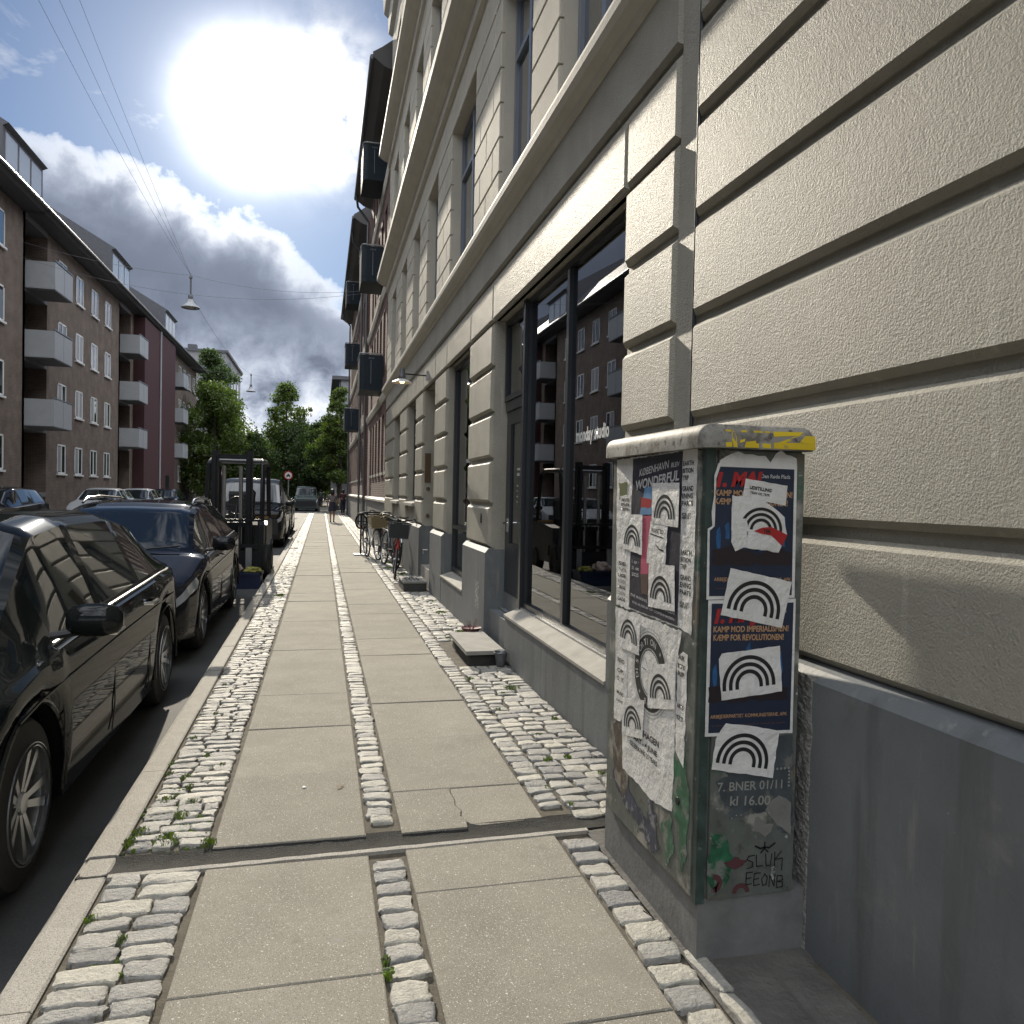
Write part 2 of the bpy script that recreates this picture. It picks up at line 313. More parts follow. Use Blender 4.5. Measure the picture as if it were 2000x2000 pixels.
# the cracked half slab beside the gutter
cr = [(.665, 3.375), (.672, 3.44), (.655, 3.50), (.668, 3.56), (.65, 3.63), (.66, 3.70), (.652, 3.77), (.658, 3.838)]
slab(m, [(.369, 3.372)]+[(cr[0][0]-.002, cr[0][1])]+[(p[0]-.002, p[1]) for p in cr[1:]]+[(.369, 3.838)], .001, (.003, .002), .002)
slab(m, [(.725, 3.392), (1.027, 3.412), (1.027, 3.838)]+[(p[0]+.003, p[1]) for p in cr[:0:-1]]+[(.69, 3.41)], -.003, (-.004, .003), .002)
sl = m.build('pavement_slabs', slab_m); structure(sl)

# granite setts
def setts(name, cells, seed, hi_y=16):
    """cells: (x0,x1,y0,y1); each sett is an uneven domed stone"""
    r = np.random.default_rng(seed); V = []; F = []; base = 0
    for (x0, x1, y0, y1) in cells:
        n = 9 if y0 < 7 else (5 if y0 < hi_y else 3)
        u = np.linspace(-1, 1, n); u = np.sign(u)*np.abs(u)**.32; U, W = np.meshgrid(u, u)
        su = U; sw = W
        jj_ = .0105 if y0 < 9 else .007; j = r.uniform(-jj_, jj_, (4, 2)); j[:, 1] *= .8; h = r.uniform(-.001, .006); tl = r.uniform(-.0035, .0035, 2)
        rc = r.uniform(.86, .97)
        k = (np.abs(U)**5*np.abs(W)**5); sc = 1-(1-rc)*k
        X = (x0+x1)/2+(x1-x0)/2*su*sc; Y = (y0+y1)/2+(y1-y0)/2*sw*sc
        a = (U+1)/2; b = (W+1)/2
        X = X+(1-a)*(1-b)*j[0, 0]+a*(1-b)*j[1, 0]+a*b*j[2, 0]+(1-a)*b*j[3, 0]; Y = Y+(1-a)*(1-b)*j[0, 1]+a*(1-b)*j[1, 1]+a*b*j[2, 1]+(1-a)*b*j[3, 1]
        e = np.maximum(np.abs(U), np.abs(W))
        Z = h+tl[0]*U+tl[1]*W-.0010*e**2-.0042*e**14-.003*k
        if n > 3:
            ph = r.uniform(0, 6, 4); Z = Z+.0009*np.sin(3.1*U+ph[0])*np.sin(2.7*W+ph[1])+.0012*np.sin(6*U+ph[2]+2*W)+r.normal(0, .0009, Z.shape)*(e < .99); X = X+.0022*np.sin(5*W+ph[3])*(np.abs(U) > .9); Y = Y+.0030*np.sin(4.3*U+ph[1])*(np.abs(W) > .9); X = X+r.normal(0, .0022, X.shape); Y = Y+r.normal(0, .0022, Y.shape)
        top = np.stack([X, Y, Z], -1).reshape(-1, 3)
        ids = np.arange(n*n).reshape(n, n)
        ring = np.concatenate([ids[0, :-1], ids[:-1, -1], ids[-1, :0:-1], ids[:0:-1, 0]])
        low = top[ring].copy(); low[:, 2] = -.045; low[:, 0] += (low[:, 0]-(x0+x1)/2)*.03
        V.append(top); V.append(low)
        q = [(ids[i, jj], ids[i, jj+1], ids[i+1, jj+1], ids[i+1, jj]) for i in range(n-1) for jj in range(n-1)]
        L = len(ring); q += [(ring[(i+1) % L], ring[i], n*n+i, n*n+(i+1) % L) for i in range(L)]
        F.append(np.array(q)+base); base += n*n+L
    V = np.concatenate(V); F = np.concatenate(F)
    me = bpy.data.meshes.new(name); me.from_pydata(V.tolist(), [], F.tolist()); me.materials.append(sett_m)
    me.polygons.foreach_set('use_smooth', [True]*len(me.polygons)); me.set_sharp_from_angle(angle=R(50)); me.update()
    o = bpy.data.objects.new(name, me); COL.objects.link(o); return structure(o)
r2 = random.Random(11)
def running(x0, x1, y0, y1, lmin, lmax, hmin, hmax, gap=.013):
    out = []; y = y0
    while y < y1:
        h = r2.uniform(hmin, hmax); x = x0; 
        while x < x1-.02:
            l = r2.uniform(lmin, lmax)
            if x+l > x1-.06: l = x1-x
            if x1-x-l < .05: l = x1-x
            if r2.random() > .006: out.append((x+gap*.5, x+l-gap*.5, y+gap*.5, y+h-gap*.5))
            x += l
        y += h
    return out
lc = running(XK1+.012, -.44, -1.5, 3.16, .12, .20, .08, .11, .013)+running(XK1+.012, -.44, 3.42, 53, .085, .165, .062, .084, .010)
setts('setts_by_kerb', lc, 1)
cc = []; y = -1.5
while y < 53:
    h = r2.uniform(.088, .118) if y < 3.0 else r2.uniform(.075, .105)
    if not (3.19 < y+h and y < 3.40): cc.append((.232+r2.uniform(-.004, .004), .350+r2.uniform(-.004, .004), y+.005, y+h-.005))
    y += h
setts('setts_between_slabs', cc, 2)
rc_ = []; y = -.6
while y < 3.14:
    h = r2.uniform(.105, .135)
    rc_.append((1.045, 1.165+r2.uniform(0, .02), y+.007, y+h-.007)); y += h
rc_ += running(1.19, 1.255, .4, 2.12, .06, .065, .16, .24, .006)
y = 3.52
while y < 53:
    h = r2.uniform(.078, .10); rc_.append((1.045, 1.165+r2.uniform(-.006, .006), y+.007, y+h-.007)); y += h
cells = running(1.178, XW-.03, 3.38, 53, .105, .165, .082, .105, .012)
def blocked(c): return (c[3] > 6.55 and c[2] < 7.75 and c[1] > 1.26) or (c[3] > 11.7 and c[2] < 12.75 and c[1] > 1.24)
rc_ += [c for c in cells if not blocked(c)]
setts('setts_by_wall', rc_, 3)
# gutter across the pavement: shallow trough, slightly skewed, with a pale cast edge
def gutter():
    m = MB(); n = 60; pr = [(-.012, -.03), (-.006, -.001), (.02, -.004), (.06, -.010), (.105, -.011), (.14, -.006), (.160, -.003), (.166, -.03)]
    vs = []; fs = []
    for i in range(n+1):
        t = i/n; x = XK0+.02+t*(1.66-XK0-.03); yb = 3.235-.0*t+.05*t if x < 1.05 else 3.235+.05+.0*t
        for (dy, dz) in pr: vs.append((x, yb-.015+dy+noise.noise((x*9, dy*20, 1))*.005, dz+noise.noise((x*14, dy*30, 5))*.0025))
    k = len(pr)
    for i in range(n): fs += [(i*k+j, (i+1)*k+j, (i+1)*k+j+1, i*k+j+1) for j in range(k-1)]
    m.add(vs, fs); structure(fixn(m.build('gutter_channel', gutter_m, smooth=True, angle=60)))
    m = MB(); vs = []; fs = []
    for i in range(n+1):
        t = i/n; x = XK1+t*(1.19-XK1); yb = 3.205+.05*t*.85; w0 = .012+.008*noise.noise((x*5, 2, 2))
        vs += [(x, yb-w0, -.03), (x, yb-w0, .001+.003*noise.noise((x*11, 0, 0))), (x, yb+.016, .001+.003*noise.noise((x*13, 3, 0))), (x, yb+.016, -.03)]
    for i in range(n): fs += [(i*4+j, (i+1)*4+j, (i+1)*4+j+1, i*4+j+1) for j in range(3)]
    m.add(vs, fs); structure(fixn(m.build('gutter_edge', kerb_m)))
gutter()
# trodden strip around and before the cabinet
m = MB(); nx, ny = 44, 110; vs = []; fs = []
for i in range(nx+1):
    for j in range(ny+1):
        x = 1.18+(1.72-1.18)*i/nx; y = -1+4.25*j/ny
        z = -.005+.004*noise.noise((x*4, y*3, 0))+.003*noise.noise((x*17, y*17, 4))-(.008 if abs(x-1.40-.05*(y-1.5)) < .012 and y < 2.1 else 0)-(.012 if x > 1.58 and y < 2.2 else 0)
        vs.append((x, y, z))
for i in range(nx): fs += [(i*(ny+1)+j, (i+1)*(ny+1)+j, (i+1)*(ny+1)+j+1, i*(ny+1)+j+1) for j in range(ny)]
m.add(vs, fs); structure(m.build('patch_by_cabinet', rough_grey, smooth=True))

# weeds and moss
def weeds():
    r = np.random.default_rng(5); V = []; F = []; mi = []
    spots = [(1.50, 8.2, .10, 260), (1.40, 7.95, .07, 140), (1.46, 5.75, .09, 260), (1.36, 5.6, .05, 80), (1.20, 6.1, .04, 90), (1.55, 4.92, .035, 70), (1.27, 4.15, .035, 80), (1.40, 4.18, .03, 60), (1.15, 3.75, .03, 40),
             (1.5, 9.6, .1, 260), (1.52, 10.6, .07, 120), (1.5, 13.3, .1, 300), (1.45, 14.2, .14, 500), (1.35, 15.4, .18, 600), (1.45, 16.6, .16, 400), (1.3, 17.5, .15, 300), (1.2, 3.52, .02, 30),
             (-.55, 11.4, .12, 420), (-.50, 10.8, .06, 120), (-.44, 3.43, .05, 160), (-.62, 3.50, .07, 200), (-.74, 3.6, .05, 130), (-.60, 3.75, .05, 110), (-.70, 3.95, .04, 90), (-.75, 4.3, .035, 70), (-.62, 4.1, .03, 60), (-.72, 4.9, .03, 60), (-.6, 4.55, .03, 50), (-.58, 3.9, .04, 110), (-.66, 4.25, .035, 80), (-.5, 4.4, .03, 60), (-.75, 2.9, .03, 50), (-.62, 2.75, .025, 40), (-.7, 6.2, .03, 60), (1.35, 4.6, .03, 70), (1.5, 3.9, .03, 60), (1.22, 5.2, .03, 60), (1.3, 7.9, .04, 90),
             (-.76, 3.5, .04, 90), (-.66, 5.4, .03, 60), (-.60, 2.2, .03, 30), (.225, 2.45, .018, 60), (.228, 2.37, .015, 40)]
    n = 0
    for cx, cy, rad, k in spots:
        for _ in range(k):
            a = r.uniform(0, 2*math.pi); d = rad*math.sqrt(r.uniform())
            x = cx+d*math.cos(a)*.7; y = cy+d*math.sin(a); h = r.uniform(.004, .019)*(1.2-d/rad*.7)*(1.4 if rad > .08 else 1)
            th = r.uniform(0, 6.28); ln = r.uniform(-.5, .5, 2)*h; w_ = r.uniform(.002, .0045)
            V += [(x-w_*math.cos(th), y-w_*math.sin(th), -.012), (x+w_*math.cos(th), y+w_*math.sin(th), -.012), (x+ln[0]+w_*.8*math.cos(th), y+ln[1]+w_*.8*math.sin(th), h*.7), (x+ln[0]*2, y+ln[1]*2, h)]
            F.append((n, n+1, n+2)); F.append((n, n+2, n+3)); n += 4
    me = bpy.data.meshes.new('weeds'); me.from_pydata(V, [], F); me.materials.append(weed_m); o = bpy.data.objects.new('weeds', me); COL.objects.link(o)
    tag(o, 'small green weeds sprouting between the setts', 'weeds', kind='stuff')
    # moss lumps filling joints
    m = MB()
    for cx, cy, rad in [(-.68, 3.5, .1), (-.55, 3.46, .09), (-.75, 3.8, .08), (-.64, 3.85, .07), (-.55, 3.6, .05), (-.7, 4.05, .06), (-.76, 4.5, .05), (-.62, 4.6, .05), (-.7, 5.1, .05), (-.5, 11.3, .1), (-.5, 3.7, .05), (-.63, 2.6, .05), (.225, 2.4, .02)]:
        for _ in range(26):
            x = cx+rnd.uniform(-rad, rad); y = cy+rnd.uniform(-rad, rad); s = rnd.uniform(.006, .016)
            m.lathe([(s, -.01), (s*.95, -.002), (s*.6, .003), (0, .006)], (x, y, -.008+rnd.uniform(0, .004)), 'z', 7)
    tag(m.build('moss', moss_m, smooth=True), 'dull green moss in the joints of the kerbside setts', 'moss', kind='stuff')
weeds()
# a few scraps lying on the slabs
for i, (x, y, lab) in enumerate([(.72, 1.62, 'tiny dark pebble on the near right slab'), (-.06, 3.98, 'small white spot of litter on the left slab beyond the gutter')]):
    m = MB(); s = .006 if i == 0 else .011; mm = bed_m if i == 0 else white_p
    m.lathe([(s, .003), (s*1.05, .005), (s*.6, .008), (0, .009)], (x, y, 0), 'z', 9); tag(m.build(['pebble', 'paper_scrap'][i], mm, smooth=True), lab, ['pebble', 'litter'][i])
m = MB(); m.add([(.10, 3.92, .0035), (.125, 3.93, .006), (.118, 3.985, .007), (.105, 3.98, .004)], [(0, 1, 2, 3)]); m.add([(.112, 3.95, .004), (.14, 3.96, .012), (.122, 3.98, .006)], [(0, 1, 2)])
tag(m.build('dry_leaf', mat('dry_leaf', (.09, .06, .03), .8)), 'curled brown leaf on the left slab near the setts', 'leaf')
# ================================================================== CREAM BUILDING (right wall)
XB = XW+.042       # groove bottom
COURSE = [.95, 1.40, 1.86, 2.33, 2.79, 3.25]
cream = thing('cream_building', 'cream rendered building with the shop windows, banded plaster and grey painted plinth', 'building', (XW, 12, 0))
def put(m, name, mt, parent=cream, **k):
    o = m.build(name, mt, parent, **k)
    o.matrix_parent_inverse = Matrix.Translation(-parent.location) if parent.type == 'EMPTY' else Matrix.Identity(4)
    return o
PIERS = [(3.42, 4.15), (7.62, 8.85), (10.55, 11.65), (13.05, 14.1), (15.6, 17.0), (18.6, 20.9)]
OPEN = [(4.15, 7.62), (8.85, 10.55), (11.65, 13.05), (14.1, 15.6), (17.0, 18.6)]
g = .02
def banded(m, y0, y1, zs, marg=0.0, c=.028):
    for a, b in zip(zs[:-1], zs[1:]): m.block(XW, XB+.03, y0+marg, y1-marg, a+g, b-g, c)
m = MB()
for i, (y0, y1) in enumerate(PIERS):
    m.box(XB, 2.35, y0, y1, .0, 3.252)
    if i == 0: banded(m, 3.475, y1-.012, COURSE); m.box(XW+.018, XB+.01, 3.305, 3.47, 0, 14)
    else: banded(m, y0+.012, y1-.012, COURSE)
m.box(XB, 2.35, 3.42, 20.9, 3.252, 4.10)             # lintel zone
js = [3.42, 7.62-.0, 8.80, 10.55, 11.65, 13.05, 14.1, 15.6, 17.0, 18.6, 20.9]
js = [3.475, 4.13]+js[1:]
for a, b in zip(js[:-1], js[1:]): m.block(XW, XB+.03, a+.004, b-.004, 3.252, 3.66, .024)
m.block(XW, XB+.03, 3.475, 20.89, 3.70, 4.12, .024)
# apron walls under the two far windows
for y0, y1 in ((14.1, 15.6), (17.0, 18.6)): m.box(XW+.05, 2.3, y0, y1, 0, 1.30)
put(m, 'banded_ground_floor_wall', plaster)
# plinth
m = MB(); XP = 1.615
def plinth(y0, y1, z=.945): 
    m.prism_y([(XP, -.06), (XP, z-.035), (XW+.01, z+.012), (XB+.02, z+.012), (XB+.02, -.06)], y0, y1)
for i, (y0, y1) in enumerate(PIERS): plinth(y0-.02 if i else 3.36, y1+.02)
m.box(XP+.003, 2.3, 4.17, 6.70, -.06, .418); m.box(XP+.003, 2.3, 8.87, 10.53, -.06, .36)
m.box(XP+.003, 2.3, 14.12, 15.58, -.06, .93); m.box(XP+.003, 2.3, 17.02, 18.58, -.06, .93)
for y0, y1 in PIERS: m.box(XB+.005, 2.3, y0-.018, y1+.018, -.06, .945)
put(m, 'plinth', plinth_m)
def sill(y0, y1, xf, zf, xb, zb, th=.05):
    m = MB(); m.prism_y([(xf, zf-th), (xf, zf), (xb, zb), (xb, zb-th-.04)][::-1], y0, y1); fixn(put(m, 'window_sill', sill_m))
sill(4.18, 6.70, 1.607, .428, 1.79, .50, .02); sill(8.875, 10.525, 1.607, .375, 1.79, .43, .02)
sill(14.05, 15.65, 1.60, 1.31, 1.80, 1.36, .05); sill(16.95, 18.65, 1.60, 1.31, 1.80, 1.36, .05)

# --- shop front
gl_shop = glass_mat('shop_glass', see=.50)
XF = 1.765
def framed(parent, name, y0, y1, z0, z1, xf, w, d, mt, glass, bars=(), split=None):
    """window frame with its pane: frame strip width w, depth d, bars = [('v', y) or ('h', z)]"""
    m = MB(); m.box(xf, xf+d, y0, y0+w, z0, z1); m.box(xf, xf+d, y1-w, y1, z0, z1); m.box(xf, xf+d, y0+w, y1-w, z0, z0+w); m.box(xf, xf+d, y0+w, y1-w, z1-w, z1)
    for k, v, ww in bars:
        if k == 'v': m.box(xf-.004, xf+d, v-ww/2, v+ww/2, z0+w, z1-w)
        else: m.box(xf-.002, xf+d, y0+w, y1-w, v-ww/2, v+ww/2)
    f = put(m, name, mt)
    p = MB(); p.box(xf+d*.55, xf+d*.55+.006, y0+w*.5, y1-w*.5, z0+w*.5, z1-w*.5); q = p.build('pane', glass, f)
    return f
fr = framed(cream, 'shop_window', 4.16, 6.64, .50, 3.238, XF, .042, .05, frame_m, gl_shop, [('v', 5.49, .055)])
m = MB(); m.box(XF-.02, XF+.07, 4.16, 6.64, .455, .498); put(m, 'metal_sill_rail', steel)
m = MB(); m.box(XF-.03, XF+.10, 6.645, 6.705, .36, 3.238); put(m, 'shop_front_post', frame_m)
# door: recessed, solid frame with a tall pane and a transom light
dr = MB(); DX = XF+.055
dr.box(DX, DX+.05, 6.725, 6.80, .36, 2.33); dr.box(DX, DX+.05, 7.44, 7.60, .36, 2.33); dr.box(DX, DX+.05, 6.80, 7.44, .36, 1.02); dr.box(DX, DX+.05, 6.80, 7.44, 2.20, 2.33)
door = put(dr, 'door', frame_m)
p = MB(); p.box(DX+.02, DX+.026, 6.80, 7.44, 1.02, 2.20); p.build('pane', glass_mat('door_glass', see=.35), door)
p = MB(); p.tube([(DX-.005, 7.50, 1.22), (DX-.06, 7.50, 1.22), (DX-.06, 7.40, 1.22)], .011, 8); p.box(DX-.006, DX, 7.475, 7.525, 1.13, 1.27); p.build('handle', chrome, door)
m = MB(); m.box(DX-.02, DX+.07, 6.725, 7.60, 2.335, 2.43); put(m, 'transom_bar', frame_m)
framed(cream, 'transom_light', 6.73, 7.60, 2.435, 3.238, XF+.02, .05, .05, frame_m, gl_shop)
m = MB(); m.box(1.66, 2.3, 6.72, 7.60, -.05, .345); m.box(XF+.0, 2.3, 6.72, 7.60, .345, .36); put(m, 'door_threshold', plinth_m)
m = MB(); m.box(DX-.012, DX, 6.74, 7.58, .365, .52); put(m, 'kick_plate', steel)
# text on glass
def text_obj(s, origin, right, up, size, mt, name='lettering', parent=None, width=None, bold=0, shear=0, depth=.0006, align='LEFT', space=1.0):
    cu = bpy.data.curves.new('t', 'FONT'); cu.body = s; cu.size = 1; cu.offset = bold; cu.shear = shear; cu.space_character = space; cu.align_x = align; cu.extrude = 0; cu.resolution_u = 3
    to = bpy.data.objects.new('t', cu); COL.objects.link(to); bpy.context.view_layer.update()
    me = bpy.data.meshes.new_from_object(to.evaluated_get(bpy.context.evaluated_depsgraph_get())); bpy.data.objects.remove(to)
    co = np.zeros(len(me.vertices)*3); me.vertices.foreach_get('co', co); co = co.reshape(-1, 3)
    x0, x1 = co[:, 0].min(), co[:, 0].max()
    sx = width/(x1-x0) if width else size
    r = np.array(right, float); r /= np.linalg.norm(r); u = np.array(up, float); u /= np.linalg.norm(u)
    out = np.array(origin)+np.outer((co[:, 0]-(x0 if align == 'LEFT' else 0))*sx, r)+np.outer(co[:, 1]*size, u)
    me.vertices.foreach_set('co', out.ravel()); me.materials.clear(); me.materials.append(mt); me.update()
    o = bpy.data.objects.new(name, me); COL.objects.link(o)
    if parent: o.parent = parent
    return o
pane = fr.children[0]; letter_w = mat('white_vinyl', (.75, .75, .73), .5)
XG = XF+.05*.55-.003
text_obj('monday studio', (XG, 5.32, 1.895), (0, -1, 0), (0, 0, 1), .13, letter_w, 'lettering', fr, width=.66, bold=.035)
for i, (t, s) in enumerate([('monday', .045), ('studio', .045), ('', .02), ('man', .03), ('tir', .03), ('ons', .03), ('tor', .03)]):
    if t: text_obj(t, (DX+.016, 7.22, 1.74-.052*i), (0, -1, 0), (0, 0, 1), s, letter_w, 'lettering', door, bold=.01)
# shop room behind the glass
wallm = mat('shop_wall_paint', (.5, .5, .48), .8, var=.05)
m = MB(); m.box(1.9, 6.5, 3.6, 8.5, .30, .34); put(m, 'shop_floor', mat('shop_floor', (.10, .09, .075), .5))
m = MB(); m.box(6.5, 6.6, 3.6, 8.5, .34, 3.4); m.box(1.95, 6.5, 8.4, 8.5, .34, 3.4); m.box(2.35, 6.5, 3.6, 3.7, .34, 3.4); m.box(1.9, 6.6, 3.6, 8.5, 3.4, 3.5); put(m, 'shop_inner_wall', wallm)
t = thing('display_counter', 'dark counter standing inside the right pane of the shop window', 'counter', (2.9, 5.0, .34))
m = MB(); m.box(-.45, .45, -.7, .8, .93, .98); m.build('counter_top', mat('oak_top', (.32, .24, .15), .4), t); m = MB(); m.box(-.42, .42, -.67, .77, 0, .93); m.build('carcass', frame_m, t)
for i, (x, y) in enumerate(((3.1, 6.6), (4.2, 5.9), (3.4, 7.5))):
    t = thing('shop_stool', ['round stool inside the shop near the door', 'round stool at the back of the shop room', 'round stool beside the far shop wall'][i], 'stool', (x, y, .34), group='stools inside the shop')
    m = MB(); m.lathe([(0, .45), (.17, .45), (.18, .47), (.17, .50), (0, .50)], (0, 0, 0)); m.build('seat', MATS['oak_top'], t, smooth=True)
    for k in range(4):
        a = k*math.pi/2+.4; m = MB(); m.tube([(.12*math.cos(a), .12*math.sin(a), .45), (.18*math.cos(a), .18*math.sin(a), 0)], .012, 6); m.build('leg', black_m, t)
# second shop window
framed(cream, 'shop_window', 8.86, 10.54, .44, 3.24, XF, .06, .07, frame_m, gl_shop, [('h', 1.05, .05)])
fr2 = [o for o in cream.children if o.name.startswith('shop_window')][-1]
text_obj('monday studio', (XF+.07*.55-.003, 9.75, 1.90), (0, -1, 0), (0, 0, 1), .10, letter_w, 'lettering', fr2, width=.5, bold=.02)
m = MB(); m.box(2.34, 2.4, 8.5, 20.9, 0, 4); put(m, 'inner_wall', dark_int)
# second door (recessed) and its stone steps
m = MB(); m.box(1.98, 2.04, 11.65, 13.05, .36, 2.45); m.box(1.96, 1.98, 11.75, 12.3, .5, 2.35); m.box(1.96, 1.98, 12.4, 12.95, .5, 2.35); put(m, 'door', mat('green_black_door', (.02, .03, .028), .3))
framed(cream, 'transom_light', 11.66, 13.04, 2.46, 3.24, 1.98, .05, .05, frame_m, glass_d)
m = MB(); m.box(1.66, 2.35, 11.66, 13.04, -.05, .29); put(m, 'door_threshold', sill_m)
stone_m = mat('step_stone', (.27, .26, .235), .9, bump=.4, bscale=60, bdist=.003, var=.15, vscale=5)
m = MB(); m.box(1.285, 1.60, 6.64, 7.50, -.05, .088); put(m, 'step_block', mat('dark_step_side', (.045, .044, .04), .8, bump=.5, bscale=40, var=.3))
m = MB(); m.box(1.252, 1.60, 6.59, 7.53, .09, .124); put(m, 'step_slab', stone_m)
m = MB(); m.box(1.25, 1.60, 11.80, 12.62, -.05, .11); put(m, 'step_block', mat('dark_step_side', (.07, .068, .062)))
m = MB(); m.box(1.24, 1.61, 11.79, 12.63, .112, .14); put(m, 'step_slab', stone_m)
m = MB()
for a in range(4): m.box(1.30+.06*a, 1.325+.06*a, 11.95, 12.5, .142, .146)
put(m, 'boot_grille', black_m)
m = MB(); m.box(1.70, 1.715, 13.03, 13.049, 1.70, 2.16); m.box(1.70, 1.80, 13.035, 13.0495, 1.68, 2.18); put(m, 'entry_panel', mat('bronze_panel', (.12, .085, .05), .4, metal=.6))
for z in (1.58, 1.12): 
    m = MB(); m.lathe([(0, 13.02), (.03, 13.022), (.034, 13.03), (.034, 13.05)], (1.76, 0, z), 'y', 16); put(m, 'door_bell', mat('bell_brass', (.16, .12, .08), .35, metal=.7), smooth=True)
# small things on the plinth and pier
m = MB(); m.lathe([(0, 1.645), (.022, 1.645), (.022, 1.662)], (0, 7.98, 1.28), 'x', 12); m.box(1.642, 1.66, 7.96, 8.0, 1.2, 1.27); put(m, 'key_box', black_m)
m = MB(); m.box(XP-.002, XP, 7.86, 8.05, .30, .58); put(m, 'painted_notice', mat('pale_marking', (.34, .34, .33), .7, stain=[(30, .45, .55, (.15, .15, .15))]))
m = MB(); m.tube([(XP, 11.9, .62), (1.55, 11.9, .62), (1.55, 11.9, .56)], .014, 8); put(m, 'tap', steel)
# far ground-floor windows
for y0, y1 in ((14.1, 15.6), (17.0, 18.6)): framed(cream, 'window', y0+.01, y1-.01, 1.37, 3.24, 1.80, .07, .07, frame_m, glass_d, [('v', (y0+y1)/2, .06), ('h', 2.65, .05)])
# string course over the ground floor
def cornice(m, prof, y0, y1): m.prism_y(prof, y0, y1)
C1 = [(XB, 4.06), (1.625, 4.09), (1.612, 4.12), (1.578, 4.135), (1.556, 4.15), (1.532, 4.185), (1.528, 4.235), (1.532, 4.26), (1.575, 4.285), (1.575, 4.31), (XB, 4.36)]
m = MB(); m.prism_y(C1[::-1], 3.425, 20.93); put(m, 'string_course', plaster_s)
# upper floors
UW = [(4.39, 5.52), (6.31, 7.50), (8.80, 10.50), (11.75, 12.93), (13.95, 15.0), (16.15, 17.25), (18.5, 19.65)]
FL = [(4.36, 6.40, 7.2), (7.6, 9.6, 10.4), (10.8, 12.8, 13.6)]
bl = MB(); xf2 = XW+.005
def upper_blocks(m, y0, y1, z0, z1, h=.3, off=0):
    k = round((z1-z0)/h); hh = (z1-z0)/k
    for i in range(k):
        n = max(1, round((y1-y0)/.55)); st = [y0]+[y0+(y1-y0)*(j+(.5 if i % 2 and n > 1 else 0))/n for j in range(0 if (i % 2 and n > 1) else 1, n)]+[y1]
        for a, b in zip(st[:-1], st[1:]):
            if b-a > .08: m.block(xf2, XB+.03, a+.008, b-.008, z0+i*hh+.008, z0+(i+1)*hh-.008, .010)
for z0, zt, z1 in FL:
    ys = [3.42]+[v for p in UW for v in p]+[20.9]
    for a, b in zip(ys[::2], ys[1::2]): upper_blocks(bl, a, b, z0, zt, .315); bl.box(XB, 2.35, a, b, z0, zt)
    bl.box(XB, 2.35, 3.42, 20.9, zt, z1+.38); upper_blocks(bl, 3.42, 20.9, zt, z1, .35)
put(bl, 'upper_wall', mat('cream_plaster_upper', (.47, .44, .37), .8, spec=.1, bump=.5, bscale=55, bdist=.006, var=.1, vscale=1.2, stain=[(1.5, .6, .8, (.40, .36, .29))]))
m = MB()
for z in (7.05, 10.35): m.prism_y([(XB, z-.22), (1.60, z-.2), (1.59, z-.06), (1.50, z-.03), (1.42, z+.02), (1.355, z+.08), (1.355, z+.2), (1.48, z+.24), (XB, z+.40)][::-1], 3.425, 20.95)
m.prism_y([(XB, 13.6), (1.55, 13.7), (1.53, 14.1), (1.42, 14.2), (1.38, 14.7), (1.24, 14.82), (1.20, 15.2), (1.18, 15.4), (XB, 15.6)][::-1], 3.425, 21.0)
put(m, 'cornice', plaster_s)
m = MB(); m.prism_y([(1.2, 15.42), (6.0, 18.6), (11, 15.42)][::-1], -6, 20.95); put(m, 'roof', mat('slate_roof', (.09, .09, .10), .6))
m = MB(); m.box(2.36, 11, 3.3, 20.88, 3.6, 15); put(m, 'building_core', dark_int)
curt = mat('curtain', (.35, .36, .38), .8)
for k, (z0, zt, z1) in enumerate(FL):
    for y0, y1 in UW:
        f = framed(cream, 'window', y0+.01, y1-.01, z0+.03, zt-.01, 1.795, .055, .06, frame_b, glass_d, [('v', (y0+y1)/2, .07), ('h', zt-.62, .06)])
    
# ================================================================== NEIGHBOURING BUILDING (nearest wall)
near = thing('plaster_building', 'nearest building with long coarse plaster bands behind the poster-covered cabinet', 'building', (XW, 0, 0))
m = MB(); m.box(XB, 2.4, -9, 3.285, 0, 12)
zs = COURSE+[3.68, 4.10, 4.56, 5.0, 5.46, 5.92, 6.4, 6.86, 7.3, 7.76, 8.2, 8.7, 9.2]
zs[0] = .93
for a, b in zip(zs[:-1], zs[1:]): m.block(XW, XB+.03, -9, 3.285, a+g, b-g, .026)
put(m, 'banded_wall', plaster, near)
m = MB(); m.box(XB+.002, 2.3, 3.285, 3.42, 0, 14); put(m, 'joint_strip', plaster_s, near)
m = MB(); m.tube([(XW+.022, 3.296, .96), (XW+.022, 3.296, 14)], .009, 8); put(m, 'cable_pipe', frame_m, near)
m = MB(); m.prism_y([(1.60, -.06), (1.60, .90), (1.632, .935), (XB+.02, .955), (XB+.02, -.06)], -9, 2.40); put(m, 'plinth', mat('grey_plinth_paint', (.15, .15, .15)), near)
m = MB(); vs = []; fs = []
for i in range(16):
    for j in range(110):
        z = j*.0086-.02; y = 2.22+i*.013+.012*noise.noise((z*9, i, 3)); vs.append((1.597+.007*noise.noise((i*1.9, z*70, 4))-(.0 if 0 < i < 15 else -.02), y, z))
for i in range(15): fs += [(i*110+j, (i+1)*110+j, (i+1)*110+j+1, i*110+j+1) for j in range(109)]
m.add(vs, fs); put(m, 'rough_plinth_end', mat('coarse_mortar', (.23, .225, .205), .8, bump=1, bscale=110, bdist=.015, var=.3, vscale=20), near)
m = MB(); m.prism_y([(1.602, -.05), (1.602, .90), (1.65, .93), (1.8, .93), (1.8, -.05)], 2.43, 3.28); put(m, 'recessed_plinth', MATS['grey_plinth_paint'], near)
